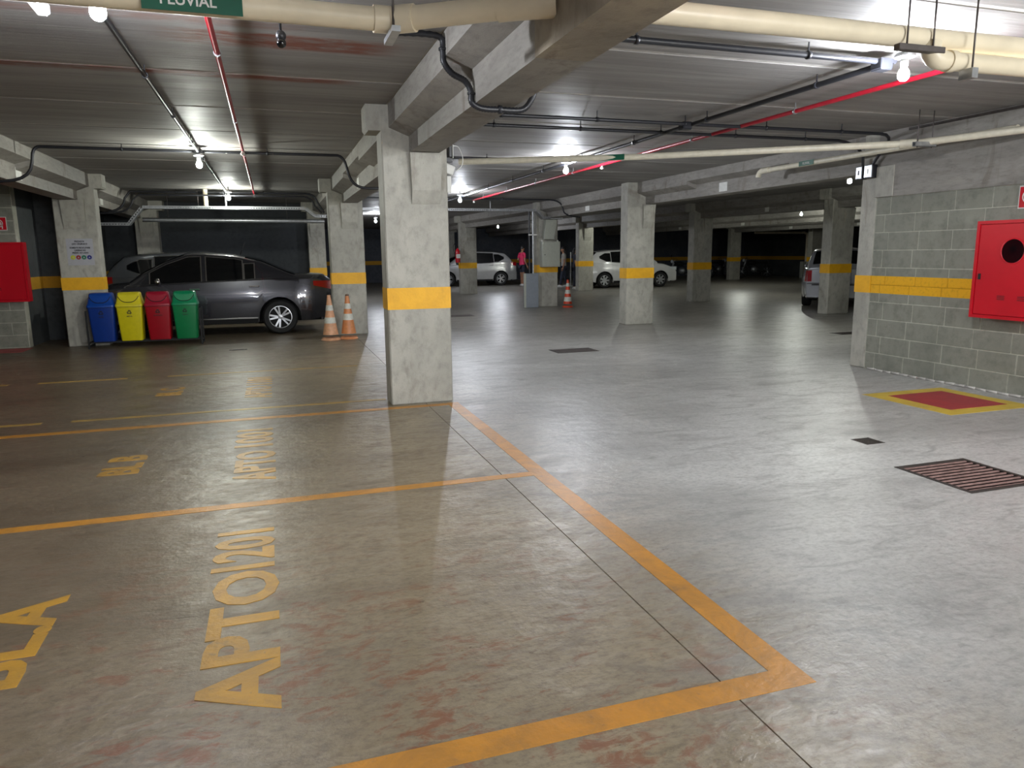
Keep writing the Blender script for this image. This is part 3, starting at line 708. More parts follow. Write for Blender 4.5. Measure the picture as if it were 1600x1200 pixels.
MB().box(-.075, -.02, -.02, .02, -.30, -.15, .004).build('lower_box', M_white, o)
MB().tube(smooth([(0, 0, .13), (.06, 0, .12), (.10, 0, .03), (.09, 0, -.05), (.03, 0, -.10)]), .004, 6).build('cable', M_white, o)
# switch boxes at the right wall column
for y, w_, z, lab in ((7.19, .06, 2.24, 'small switch box left of the pair by the right wall column'), (7.05, .085, 2.245, 'larger grey box right of the pair by the right wall column')):
    o = empty('switch_box', (6.745, y, z), 0, lab, 'switch box', 'boxes on the wall column')
    MB().box(-.05, .026, -w_/2-.02, w_/2+.02, 0, .15, .004).build('body', M_black, o)
    MB().box(-.056, -.05, -w_/2-.014, w_/2+.014, .008, .142, .002).build('cover', M_galv, o)
    MB().box(-.058, -.056, -.008, .008, .05, .1).build('switch', M_rubber if y > 7.1 else M_white, o)

# ------------------------------------------------------------------ perforated cable trays
def tray(label, pts, wd=.20):
    t = empty('cable_tray', pts[0], 0, label, 'cable tray'); l = Vector(pts[0]); mb = MB(); h = .055
    P = [Vector(p)-l for p in pts]
    for a, b in zip(P, P[1:]):
        M = frame(a, b-a, Vector((0, 1, 0))); Ln = (b-a).length
        # local x along run, y depth, z normal
        mb.box(0, Ln, 0, wd, -.002, .002, M=M)
        n = max(1, int(Ln/.05))
        for y in (0, wd):
            s_ = -1
            mb.box(0, Ln, y-.0015, y+.0015, 0, .012, M=M).box(0, Ln, y-.0015, y+.0015, h-.012, h, M=M)
            for k in range(n): mb.box(k*Ln/n, k*Ln/n+.022, y-.0015, y+.0015, .012, h-.012, M=M)
    mb.build('tray_body', M_galv, t)
    hb = MB()
    for a, b in zip(P, P[1:]):
        if (b-a).length > 1:
            for q in steps(0, (b-a).length, 1.7):
                p = a+(b-a).normalized()*q; hb.box(p.x-.012, p.x+.012, p.y+wd/2-.003, p.y+wd/2+.003, p.z, CZ-l.z)
    if hb.v: hb.build('hanger_strap', M_galv, t)
    return t
tray('perforated steel cable tray spanning above the sedan', [(-3.3, 16.3, 2.05), (-2.62, 16.3, 2.05), (-2.35, 16.3, 2.38), (.75, 16.3, 2.38), (.95, 16.3, 2.22), (1.2, 16.3, 2.22)])
tray('perforated steel cable tray running to the electrical cabinet column', [(1.7, 18.1, 2.49), (6.62, 18.1, 2.49), (6.80, 18.1, 2.30), (7.35, 18.1, 2.30)])
t = empty('grey_duct_pipe', (-.8, 17.2, 2.20), 0, 'long horizontal pale pipe below the cable tray above the cars', 'pipe')
MB().tube([(-1.7, 0, 0), (2.0, 0, -.02)], .045, 12).build('tube', M_galv, t, 40)
for x in (-1.2, 1.2): MB().tube([(x, 0, 0), (x, 0, CZ-2.2)], .006, 6).build('hanger_rod', M_steel, t)
t = empty('drain_riser', (-1.15, 15.9, 2.47), 0, 'short white vertical pipe stub with bracket under the ceiling above the sedan', 'pipe')
MB().tube([(0, 0, -.06), (0, 0, .26)], .045, 12).build('tube', M_cream, t, 40); MB().box(-.16, .06, -.03, .03, -.09, -.06).build('bracket', M_galv, t)
MB().tube([(-.14, 0, -.07), (-.14, 0, .26)], .005, 6).build('hanger_rod', M_steel, t)
# electrical station
t = empty('electrical_cabinet', (7.05, 18.42, 1.06), 0, 'grey electrical cabinet mounted on the far column', 'cabinet')
MB().box(-.25, .25, -.24, -.003, 0, .66, .006).build('body', M_greybox, t)
d = MB().box(-.235, .235, -.252, -.24, .015, .645, .004).build('door', M_greybox, t)
MB().lathe([(.012, -.252), (.012, -.262), (.004, -.264)], (-.19, 0, .32), 'y', 10).build('lock', M_rubber, d)
for x in (-.22, .22): MB().box(x-.02, x+.02, -.12, -.09, .66, .70).build('mounting_lug', M_white, t)
t = empty('sheet_metal_duct', (7.02, 18.25, 1.78), 0, 'bent sheet metal duct rising from the electrical cabinet', 'duct')
MB().loft([[(x0, -.08, z), (x1, -.08, z), (x1, .08, z), (x0, .08, z)] for x0, x1, z in ((-.17, .10, 0), (-.17, .11, .15), (-.14, .17, .35), (-.13, .17, .50))], True, True, False).build('duct', M_greybox, t)
for x, lab in ((6.50, 'left dark vertical conduit beside the electrical cabinet column'), (6.60, 'right dark vertical conduit beside the electrical cabinet column')):
    o = empty('vertical_conduit', (x-.06, 18.2, .9), 0, lab, 'conduit'); MB().tube([(0, 0, 0), (0, 0, 1.6)], .025, 10).build('tube', M_black if x < 6.55 else M_galv, o, 40)
    MB().box(-.03, .10, -.03, .0, .98, 1.01).build('clamp', M_white, o)
o = empty('grey_board', (6.52, 18.28, 0), 0, 'grey upright board standing beside the electrical cabinet column', 'board')
MB().box(-.22, .19, -.02, .02, 0, .90, .004).build('panel', M_board, o); MB().box(-.22, -.16, -.03, -.02, 0, .90, .003).build('edge_trim', M_greybox, o)

# ------------------------------------------------------------------ traffic cones
def cone(name, label, x, y, h, rb, c1, c2, nb, dirt_shade=False):
    t = empty(name, (x, y, 0), random.random(), label, 'traffic cone', 'traffic cones')
    MB().lathe([(rb*1.12, .0), (rb*1.12, .015), (rb*1.04, .025), (rb, .04)], n=20).build('base', c1, t, 40)
    rt = .026
    R_ = lambda z: rb*.98+(rt-rb*.98)*((z-.04)/(h-.04))**.92
    bands = nb
    MB().lathe([(R_(z), z) for z in np.linspace(.038, h, 14)]+[(rt*.6, h+.004)], n=20).build('body', c1, t, 50)
    for z0, z1 in bands: MB().lathe([(R_(z)+.0025, z) for z in np.linspace(z0*h, z1*h, 5)], n=20, caps=False).build('white_stripe', c2, t, 50)
    MB().lathe([(rt+.001, h-.03), (rt+.004, h-.02), (rt+.003, h), (rt*.5, h+.003)], n=14).build('tip', M_steel if dirt_shade else c1, t, 50)
    return t
M_or1 = plain('faded_orange_plastic', rgb(214, 160, 122), .45); M_or2 = plain('weathered_orange_plastic', rgb(206, 134, 84), .4)
M_or3 = plain('bright_orange_plastic', rgb(214, 70, 34), .4); M_ws = plain('dirty_white_stripe', rgb(206, 206, 196), .45)
cone('traffic_cone', 'faded orange traffic cone, left one of the pair by the column', .89, 12.72, .76, .145, M_or1, M_ws, [(.38, .51), (.66, .78)])
cone('traffic_cone', 'orange traffic cone with dark tip, right one of the pair by the column', 1.20, 12.80, .76, .14, M_or2, M_ws, [(.43, .57), (.68, .80)], True)
cone('traffic_cone', 'bright red and white striped traffic cone by the electrical cabinet', 7.42, 17.95, .72, .13, M_or3, M_ws, [(.22, .38), (.50, .64), (.76, .88)])

# ------------------------------------------------------------------ recycling bins on a rack
def rrect(w_, d_, z, rd=.03, n=4, y0=0):
    out = []
    for cx, cy, a0 in ((w_-rd, d_-rd, 0), (-w_+rd, d_-rd, PI/2), (-w_+rd, -d_+rd, PI), (w_-rd, -d_+rd, 3*PI/2)):
        for k in range(n+1):
            a = a0+PI/2*k/n; out.append((cx+rd*math.cos(a), y0+cy+rd*math.sin(a), z))
    return out
def recycle_symbol(parent, y, zc, s_, mat_):
    mb = MB()
    for k in range(3):
        a = 2*PI*k/3; Mx = Matrix.Rotation(a, 4, 'Y')
        for poly in ([(-.62, -.52), (.25, -.52), (.25, -.20), (-.42, -.20)], [(.22, -.72), (.22, .0), (.62, -.36)]):
            mb.loft([[Matrix.Translation((0, 0, zc)) @ (Mx @ Vector((px*s_, yy, pz*s_))) for px, pz in poly] for yy in (y, y-.0015)], True, True, False)
    o = mb.build('recycling_symbol', mat_, parent); return o
def bin_(col, label, word, x):
    mt = plain(col[0]+'_bin_plastic', rgb(*col[1]), .32, var=.04)
    ml = plain(col[0]+'_lid_plastic', rgb(*col[2]), .32, var=.04)
    t = empty('recycling_bin', (x, 13.16, .10), 0, label, 'bin', 'four recycling bins on a rack')
    MB().loft([rrect(.155, .13, 0), rrect(.16, .135, .02), rrect(.188, .165, .53), rrect(.190, .172, .535), rrect(.190, .172, .56)]).build('body', mt, t, 35)
    MB().loft([rrect(.196, .182, .55), rrect(.198, .184, .565), rrect(.195, .18, .585), rrect(.19, .165, .60, .04), rrect(.175, .135, .69, .05), rrect(.165, .11, .76, .05), rrect(.15, .09, .775, .05)]).build('lid', ml, t, 35)
    MB().loft([rrect(.199, .177, .545), rrect(.199, .177, .551)], caps=False).build('lid_groove', M_rubber, t)
    # swing flap on the lid front, with a curved lower edge
    mb = MB(); top = .762; n = 12; rings = [[], []]
    def front(z): return -(.165+(.11-.165)*(z-.60)/.16) if z > .60 else -.18+(.60-z)*.1
    def shape(q, off):
        out = []
        for i in range(n+1):
            xx = -1+2*i/n; zl = .625+.095*abs(xx)**3
            zz = zl+(top-zl)*q; out.append(((.150-.012*q)*xx, front(zz)-off, zz))
        return out
    mb.loft([shape(q, .007) for q in (0, .33, .66, 1)]+[shape(1, -.01)], False, False, True)
    mb.loft([shape(0, -.002), shape(0, .007)], False, False, False)
    fl_ = mb.build('flap', ml, t)
    mb = MB(); mb.tube([Vector(p)+Vector((0, -.002, -.006)) for p in shape(0, .004)], .0055, 6).build('flap_gap', M_rubber, t)
    dk = plain(col[0]+'_print', tuple(c*.18 for c in rgb(*col[1])), .5)
    recycle_symbol(t, -.166+.0, .46, .052, dk)
    text('lettering', word, .028, dk, t, frame((0, -.163, .395), (1, 0, 0), (0, .06, 1)), 1.0, .002, .001)
    return t
bin_(('blue', (14, 50, 128), (16, 66, 150)), 'blue recycling bin, leftmost on the rack', 'PAPEL', -2.62)
bin_(('yellow', (206, 192, 20), (214, 200, 40)), 'yellow recycling bin, second from left on the rack', 'METAL', -2.215)
bin_(('red', (150, 8, 26), (150, 20, 44)), 'dark red recycling bin, third from left on the rack', 'PLÁSTICO', -1.80)
bin_(('green', (8, 118, 66), (12, 130, 84)), 'green recycling bin, rightmost on the rack', 'VIDRO', -1.395)
t = empty('bin_rack', (-2.0, 13.16, 0), 0, 'low black metal rack that carries the four recycling bins', 'rack')
for x in (-.83, .83):
    for y in (-.185, .185): MB().box(x-.012, x+.012, y-.012, y+.012, 0, .60).build('leg', M_rubber, t)
    MB().box(x-.012, x+.012, -.173, .173, .02, .04).build('foot_bar', M_rubber, t)
    MB().box(x-.012, x+.012, -.173, .173, .075, .098).build('side_bar', M_rubber, t)
for y in (-.10, .10): MB().box(-.818, .818, y-.012, y+.012, .075, .098).build('rail', M_rubber, t)
MB().box(-.818, .818, .178, .192, .50, .54).build('back_rail', M_rubber, t)
# --CARS--
# ------------------------------------------------------------------ cars
def ip(x, tab): return float(np.interp(x, [p[0] for p in tab], [p[1] for p in tab]))
def car(label, loc, rz, P, paint, group=None):
    t = empty('car', loc, rz, label, 'car', group)
    L, W = P['L'], P['W']; h = L/2; wr, wx = P['wr'], P['wx']; ar = wr+.055
    belt = lambda x: ip(x, P['belt'])           # shoulder height at the side
    top = lambda x: ip(x, P['hood'])            # centre height of bonnet and boot
    roof = lambda x: ip(x, P['roof'])
    def hw(x):
        e = max(0.0, (abs(x)-(h-.75))/.75); return W*(1-.20*e**2.4)
    G = [(0, .90), (.22, .935), (.42, .985), (.60, 1.0), (.78, .985), (1.0, .945), (1.3, .93)]
    def yb(x, z): return hw(x)*ip(z, G)
    def zlow(x):
        e = max(0.0, (abs(x)-(h-.35))/.35); z = P['sill']+.10*e
        for c in wx:
            d = abs(x-c)
            if d < ar: z = max(z, wr+math.sqrt(ar*ar-d*d))
        return z
    st = set(np.round(np.linspace(-h, h, 56), 4).tolist())
    for c in wx:
        for k in range(13): st.add(round(c-ar*math.cos(PI*k/12), 4))
        st.add(round(c-ar-.002, 4)); st.add(round(c+ar+.002, 4))
    for e in (.02, .05, .1): st.add(round(h-e, 4)); st.add(round(-h+e, 4))
    rings = []
    for x in sorted(st):
        z0 = zlow(x); z1 = max(belt(x), z0+.02); zt = top(x); rg = []
        for q in (0, .15, .35, .55, .75, .9, 1.0): z = z0+(z1-z0)*q; rg.append((x, yb(x, z), z))
        yy = yb(x, z1)
        for q, hz in ((.95, .35), (.85, .65), (.6, .9), (.3, 1.0)): rg.append((x, yy*q, z1+(zt-z1)*hz))
        full = rg+[(a, -b, c_) for a, b, c_ in reversed(rg)]
        rings.append(full)
    MB().loft(rings, True, True, True).build('body', paint, t, 38)
    # greenhouse
    xa, xd = P['ws'][0], P['rw'][0]             # windscreen base (front), rear window base
    KT = P.get('tumble', .38); y0f = lambda x: yb(x, belt(x))*.965
    def yg(x, z): return max(.25, y0f(x)-KT*(z-belt(x)))
    rg2 = []
    def ze(x): return max(roof(x)-.055, belt(x)-.01)
    for x in np.linspace(xd, xa, 44):
        b0 = belt(x)-.03; zr = max(roof(x), belt(x)+.0); z_e = ze(x); s_ = []
        for q in (0, .5, 1.0): z = b0+(z_e-b0)*q; s_.append((x, yg(x, z), z))
        ye = yg(x, z_e)
        s_ += [(x, ye-.035, z_e+(zr-z_e)*.65), (x, ye-.11, zr-.006), (x, ye*.55, zr+.018), (x, ye*.2, zr+.026)]
        rg2.append(s_+[(a, -b, c_) for a, b, c_ in reversed(s_)])
    MB().loft(rg2, True, True, True).build('cabin_shell', paint, t, 40)
    def side_patch(name, mat_, xs_, zl, zh, yf, off, nr=4, parent=t, both=True, sk=.012):
        res_ = []
        for s_ in ((-1, 1) if both else (both_side,)):
            mb = MB(); rr = []
            for x in xs_:
                a, b = zl(x), zh(x); b = max(b, a+.002)
                rr.append([(x, s_*(yf(x, a)-sk), a)]+[(x, s_*(yf(x, a+(b-a)*q/nr)+off), a+(b-a)*q/nr) for q in range(nr+1)]+[(x, s_*(yf(x, b)-sk), b)])
            mb.loft(rr, False, False, True)
            mb.face([len(rr[0])*0+i for i in range(len(rr[0]))]); k0 = (len(rr)-1)*len(rr[0]); mb.face([k0+i for i in range(len(rr[0]))][::-1])
            o = mb.build(name, mat_, parent, 30); res_.append(o)
        return res_
    ytop = lambda x: ze(x)-.015
    for (x0, x1, lo_, hi_) in P['win']:
        xs_ = np.linspace(x0, x1, 16)
        fr = side_patch('window_trim', M_chrome if P.get('chrome') else M_under, np.linspace(x0-.02, x1+.02, 16), lambda x: belt(x)+lo_(x)-.014, lambda x: min(ytop(x)+.012, belt(x)+hi_(x)+.014), yg, .003)
        side_patch('side_window', M_glassd, xs_, lambda x: belt(x)+lo_(x), lambda x: min(ytop(x), belt(x)+hi_(x)), yg, .006)
    def top_patch(name, x0, x1, off=.007, yin=.07, mat_=M_glassd):
        mb = MB(); rr = []
        for x in np.linspace(x0, x1, 10):
            z = roof(x); ye = yg(x, ze(x))-yin
            rr.append([(x, ye, z-.004+off)]+[(x, ye*q, z+.026*(1-q*q)+off-.002) for q in (.6, .2, -.2, -.6)]+[(x, -ye, z-.004+off)])
        mb.loft(rr, False, False, True)
        return mb.build(name, mat_, t, 60)
    top_patch('windscreen', P['ws'][0]-.04, P['ws'][1], yin=.09); top_patch('rear_window', P['rw'][0]+.04, P['rw'][1], yin=.09)
    # doors with handles
    for (x0, x1) in P['doors']:
        xs_ = np.linspace(x0, x1, 12)
        ds = side_patch('door', paint, xs_, lambda x: max(zlow(x)+.05, P['sill']+.09), lambda x: belt(x)-.012, yb, .007, 7)
        for s_, dd in zip((-1, 1), ds):
            xh = x0+.13; zh_ = belt(xh)-.10; y_ = yb(xh, zh_)+.012
            MB().box(xh-.085, xh+.085, s_*y_-.012, s_*y_+.022, zh_-.014, zh_+.012, .006).build('handle', M_chrome if P.get('chrome') else paint, dd)
    side_patch('side_sill', M_under, np.linspace(wx[1]+ar+.02, wx[0]-ar-.02, 8), lambda x: P['sill']-.02, lambda x: P['sill']+.06, yb, .010, 2)
    if P.get('chrome'): side_patch('sill_trim', M_chrome, np.linspace(wx[1]+ar+.02, wx[0]-ar-.05, 8), lambda x: P['sill']+.065, lambda x: P['sill']+.085, yb, .012, 1)
    # underbody and wheel arches
    MB().box(-h+.15, h-.15, -W+.30, W-.30, P['sill']-.02, .62).build('underbody', M_under, t)
    for c in wx:
        for s_ in (-1, 1):
            mb = MB(); rr = []
            for yy in (W*.93, W-.32):
                rr.append([(c+(ar-.004)*math.cos(PI*k/12), s_*yy, wr+(ar-.004)*math.sin(PI*k/12)) for k in range(13)])
            mb.loft(rr, False, False, True).build('wheel_arch', M_under, t)
    for c in wx:
        for s_ in (-1, 1):
            wp = (c, s_*(W-.125), wr); wd = .105
            pr = [(wr*.66, -wd), (wr*.9, -wd), (wr*.985, -wd*.75), (wr, -wd*.4), (wr, wd*.4), (wr*.985, wd*.75), (wr*.9, wd), (wr*.66, wd)]
            wh = MB().lathe(pr+[(wr*.60, wd*.9), (wr*.60, -wd*.9), pr[0]], wp, 'y', 32, caps=False).build('wheel', M_tyre, t, 40)
            yo = s_*wd
            ri = MB()
            r1 = wr*.665
            ri.lathe([(r1, yo*.98), (r1*.93, yo*1.0), (r1*.93, yo*.55), (r1, yo*.5)], wp, 'y', 32, caps=False)
            sp_ = P.get('spokes', 5)
            for k in range(sp_):
                for dd in ((-.16, .16) if P.get('twin', True) else (0,)):
                    a0 = 2*PI*k/sp_+dd*.6; a1 = 2*PI*k/sp_+dd*1.25
                    pa = Vector((math.cos(a0), 0, math.sin(a0))); pb = Vector((math.cos(a1), 0, math.sin(a1)))
                    per = Vector((-math.sin(a1), 0, math.cos(a1))); wv = r1*(.075 if P.get('twin', True) else .16)
                    base = Vector(wp)
                    q = [base+pa*r1*.12+Vector((0, yo*.80, 0)), base+pb*r1*.95+Vector((0, yo*.92, 0))]
                    ring = [[q[i]+per*wv*sg+Vector((0, dy, 0)) for sg, dy in ((-1, 0), (1, 0), (1, -yo*.15), (-1, -yo*.15))] for i in (0, 1)]
                    ri.loft(ring, True, True, False)
            ri.lathe([(r1*.2, yo*.6), (r1*.2, yo*.84), (r1*.10, yo*.9), (.004, yo*.9)], wp, 'y', 16)
            ri.build('rim', M_alloy, wh, 30)
            MB().lathe([(r1*.94, yo*.5), (.01, yo*.45)], wp, 'y', 24).build('brake_disc', M_under, wh)
    # mirrors
    for s_ in (-1, 1):
        x = P['mir']; z = belt(x)+.07; y = s_*(y0f(x)+.09)
        MB().ball((x, y, z), .055, .10, .062).build('mirror', M_chrome if P.get('chrome') else paint, t)
    # lamps
    def corner(name, mat_, x0, x1, z0, z1, zs=0.0):
        for s_ in (-1, 1):
            mb = MB(); rr = []
            xs_ = np.linspace(x0, x1, 7)
            for i, x in enumerate(xs_):
                q = i/6.0; a = z0+zs*q; b = z1
                rr.append([(x, s_*(yb(x, a)-.02), a), (x, s_*(yb(x, a)+.009), a), (x, s_*(yb(x, b)+.009), b), (x, s_*(yb(x, b)-.02), b)])
            mb.loft(rr, True, True, True)
            xe = x0; sg = 1 if x0 > 0 else -1
            y1_ = yb(xe, z1)+.008; mb.box(min(xe, xe+sg*.014), max(xe, xe+sg*.014), min(s_*y1_, s_*(y1_-P['lampw'])), max(s_*y1_, s_*(y1_-P['lampw'])), z0, z1)
            mb.build(name, mat_, t, 40)
    corner('tail_lamp', M_tail, -h, -h+P['tl'][0], P['tl'][1], P['tl'][2], P['tl'][3])
    corner('head_lamp', M_head, h, h-P['hl'][0], P['hl'][1], P['hl'][2], P['hl'][3])
    # bumpers, plate, grille
    zb = P['bump']; ww = hw(h)
    for sx, nm in ((-1, 'rear_bumper'), (1, 'front_bumper')):
        rr = []
        for y_, d in ((-ww-.01, -.10), (-ww*.97, .02), (-ww*.6, .05), (0, .06), (ww*.6, .05), (ww*.97, .02), (ww+.01, -.10)):
            rr.append([(sx*(h+d-.10), y_, .24), (sx*(h+d), y_, .27), (sx*(h+d), y_, zb), (sx*(h+d-.03), y_, zb+.03), (sx*(h+d-.10), y_, zb+.03)])
        MB().loft(rr, True, True, False).build(nm, paint, t, 40)
        MB().box(min(sx*(h+.055), sx*(h+.066)), max(sx*(h+.055), sx*(h+.066)), -ww*.8, ww*.8, zb-.03, zb-.005).build('bumper_strip', M_under, t)
    pl = MB().box(-h-.078, -h-.062, -.20, .20, P['plz'], P['plz']+.13, .003).build('number_plate', M_white if not P.get('pdark') else M_greybox, t)
    MB().box(h+.05, h+.066, -.38, .38, .56, .68, .003).build('grille', M_under, t)
    if P.get('antenna'):
        x = P['rw'][1]+.10; MB().tube([(x, 0, roof(x)+.02), (x-.10, 0, roof(x)+.26)], [.006, .003], 6).build('antenna', M_under, t)
    return t
def cpaint(name, c, metal=.45):
    m_ = plain(name, c, .24, metal, .5, var=.04, scale=3, coat=1.0); return m_
SED = dict(L=4.42, W=.87, wr=.315, wx=(1.32, -1.27), sill=.24, bump=.62, plz=.74, lampw=.28, spokes=5, twin=True, chrome=True, antenna=True, tumble=.40, mir=.72,
    belt=[(-2.21, .93), (-2.0, 1.0), (-1.2, 1.0), (0, .965), (1.0, .92), (1.7, .84), (2.1, .74), (2.21, .64)],
    hood=[(-2.21, 1.0), (-2.1, 1.08), (-1.45, 1.12), (0, 1.05), (.95, 1.03), (1.5, .98), (2.0, .84), (2.21, .68)],
    roof=[(-1.72, 1.03), (-1.45, 1.13), (-1.0, 1.34), (-.55, 1.445), (0, 1.495), (.25, 1.485), (.6, 1.36), (1.0, 1.15), (1.22, 1.0)],
    ws=(1.18, .32), rw=(-1.62, -.72), doors=[(.02, .98), (-.98, -.005)], tl=(.32, .80, .96, .08), hl=(.40, .66, .78, .06),
    win=[(-.86, -.70, lambda x: .03, lambda x: .30), (-.66, -.06, lambda x: .03, lambda x: .5), (.04, .86, lambda x: .03, lambda x: .5)])
HAT = dict(L=3.95, W=.85, wr=.31, wx=(1.20, -1.25), sill=.23, bump=.60, plz=.68, lampw=.26, spokes=7, twin=False, chrome=False, tumble=.38, mir=.66,
    belt=[(-1.97, .88), (-1.8, 1.02), (-1.0, 1.02), (0, .97), (.9, .92), (1.5, .84), (1.85, .74), (1.97, .64)],
    hood=[(-1.97, .92), (-1.7, 1.05), (0, 1.05), (.9, 1.02), (1.4, .97), (1.8, .84), (1.97, .70)],
    roof=[(-1.86, 1.06), (-1.72, 1.25), (-1.5, 1.44), (-1.0, 1.50), (-.2, 1.53), (.2, 1.51), (.55, 1.38), (.9, 1.17), (1.12, 1.01)],
    ws=(1.08, .28), rw=(-1.84, -1.52), doors=[(.0, .90), (-.92, -.02)], tl=(.26, .86, 1.04, .06), hl=(.40, .68, .82, .08),
    win=[(-1.42, -.98, lambda x: .05+.12*max(0, -x-1.15)/.27, lambda x: .36-.5*max(0, -x-1.2)), (-.92, -.08, lambda x: .03, lambda x: .5), (.02, .80, lambda x: .03, lambda x: .5)])
WAG = dict(L=4.15, W=.83, wr=.30, wx=(1.25, -1.15), sill=.25, bump=.60, plz=.42, lampw=.10, spokes=5, twin=True, tumble=.40, mir=.66, pdark=True,
    belt=[(-2.07, .92), (-1.9, .98), (0, .95), (.9, .90), (1.6, .80), (1.95, .70), (2.07, .62)],
    hood=[(-2.07, .96), (-1.8, 1.0), (0, 1.0), (.9, 1.0), (1.4, .94), (1.9, .80), (2.07, .68)],
    roof=[(-2.03, .98), (-1.9, 1.18), (-1.70, 1.42), (-1.2, 1.46), (0, 1.47), (.3, 1.43), (.6, 1.30), (.9, 1.12), (1.12, .98)],
    ws=(1.06, .34), rw=(-2.01, -1.73), doors=[(.0, .90), (-.90, -.02)], tl=(.10, .66, .93, 0), hl=(.36, .66, .80, .05),
    win=[(-1.62, -.96, lambda x: .04, lambda x: .4), (-.90, -.08, lambda x: .03, lambda x: .5), (.02, .80, lambda x: .03, lambda x: .5)])
car('dark grey sedan parked behind the recycling bins with black side glass', (-1.17, 14.92, 0), PI, SED, cpaint('dark_grey_car_paint', rgb(52, 52, 58)))
car('grey hatchback mostly hidden behind the dark sedan', (-1.35, 17.3, 0), 0, dict(HAT, chrome=True), cpaint('grey_car_paint', rgb(96, 98, 102)))
S2 = dict(HAT, spokes=5, twin=True, L=4.05)
car('silver hatchback parked far behind the extinguisher column', (8.62, 32.6, 0), PI, S2, cpaint('silver_car_paint', rgb(186, 186, 186)))
car('white hatchback parked sideways behind the lit column', (14.05, 27.7, 0), -.06, HAT, cpaint('white_car_paint', rgb(214, 214, 214), .05))
car('silver station wagon seen from behind at right', (14.55, 16.05, 0), PI/2-.78, WAG, cpaint('pale_silver_car_paint', rgb(164, 166, 172)))

# ------------------------------------------------------------------ motorcycles in the dark far corner
def motorcycle(label, loc, rz):
    t = empty('motorcycle', loc, rz, label, 'motorcycle')
    for x in (-.66, .66):
        rr = [[(x+(.29+.035*math.cos(b))*math.cos(a), .035*math.sin(b), .325+(.29+.035*math.cos(b))*math.sin(a)) for b in [2*PI*j/8 for j in range(8)]] for a in [2*PI*k/24 for k in range(25)]]
        wh = MB().loft(rr, True, False, True).build('wheel', M_tyre, t)
        mb = MB()
        for k in range(8): a = 2*PI*k/8; mb.tube([(x, 0, .325), (x+.27*math.cos(a), 0, .325+.27*math.sin(a))], .006, 5)
        mb.lathe([(.05, -.04), (.05, .04)], (x, 0, .325), 'y', 12); mb.build('spokes', M_alloy, wh)
    mb = MB(); mb.tube([(.66, .06, .325), (.50, .06, .80), (.44, .06, .98)], .02, 8).tube([(.66, -.06, .325), (.50, -.06, .80), (.44, -.06, .98)], .02, 8); mb.build('fork', M_alloy, t)
    MB().tube([(.42, -.36, 1.02), (.46, -.15, 1.04), (.46, .15, 1.04), (.42, .36, 1.02)], .013, 8).build('handlebar', M_chrome, t)
    MB().tube([(.44, 0, .92), (.30, 0, .55), (-.1, 0, .35), (-.66, .05, .325)], .03, 8).build('frame', M_under, t)
    MB().ball((.16, 0, .80), .27, .14, .13).build('fuel_tank', M_under, t)
    MB().loft([rrect(.33, .11, .76, .05), rrect(.34, .12, .82, .05), rrect(.32, .10, .86, .05)]).build('seat', M_under, t).location.x = -.33
    MB().ball((.02, 0, .45), .2, .14, .17).build('engine', M_galv, t)
    MB().tube([(.1, -.12, .35), (-.2, -.14, .28), (-.75, -.15, .36)], [.02, .025, .04], 8).build('exhaust', M_chrome, t)
    MB().ball((.58, 0, .92), .07, .09, .09).build('headlight', M_head, t)
    mb = MB(); mb.tube([(.5, .25, 1.04), (.48, .30, 1.2)], .006, 5).ball((.48, .30, 1.22), .02, .07, .045).build('mirror', M_under, t)
    return t
motorcycle('motorcycle half hidden by the column right of the white hatchback', (20.2, 33.4, 0), 2.2)
motorcycle('motorcycle in the dark gap left of the narrow far column', (23.6, 35.2, 0), .4)
motorcycle('motorcycle in the dark just right of the narrow far column', (24.9, 33.8, 0), 2.7)
# pale riser on the far wall
t = empty('pale_riser_pipe', (26.4, 31.6, 0), 0, 'pale pipe bending down to a grey box near the silver wagon roof', 'pipe')
MB().tube([(-3.2, 0, 2.32), (-.2, 0, 2.32), (-.03, 0, 2.27), (0, 0, 2.15), (0, 0, .85)], .06, 10).build('tube', M_cream, t, 50)
MB().box(-.28, .28, -.1, .1, 0, .85, .01).build('base_box', M_greybox, t)
# fire extinguisher on a far column
t = empty('fire_extinguisher', (6.30, 25.42, 1.12), 0, 'red fire extinguisher hanging beside the far column before the silver hatchback', 'fire extinguisher')
MB().lathe([(.02, 0), (.075, .01), (.08, .05), (.08, .40), (.06, .46), (.025, .49), (.02, .52)], n=18).build('cylinder', M_redbox, t, 40)
MB().box(-.03, .03, -.015, .015, .52, .56, .004).build('valve', M_rubber, t)
MB().tube(smooth([(.02, 0, .54), (-.10, 0, .66), (-.16, 0, .50), (-.10, -.03, .2)]), .010, 6).build('hose', M_rubber, t)
MB().box(-.075, .075, -.084, -.078, .16, .30).build('instruction_plate', M_white, t)
MB().box(-.04, .12, .05, .08, .42, .45).build('wall_hook', M_galv, t)

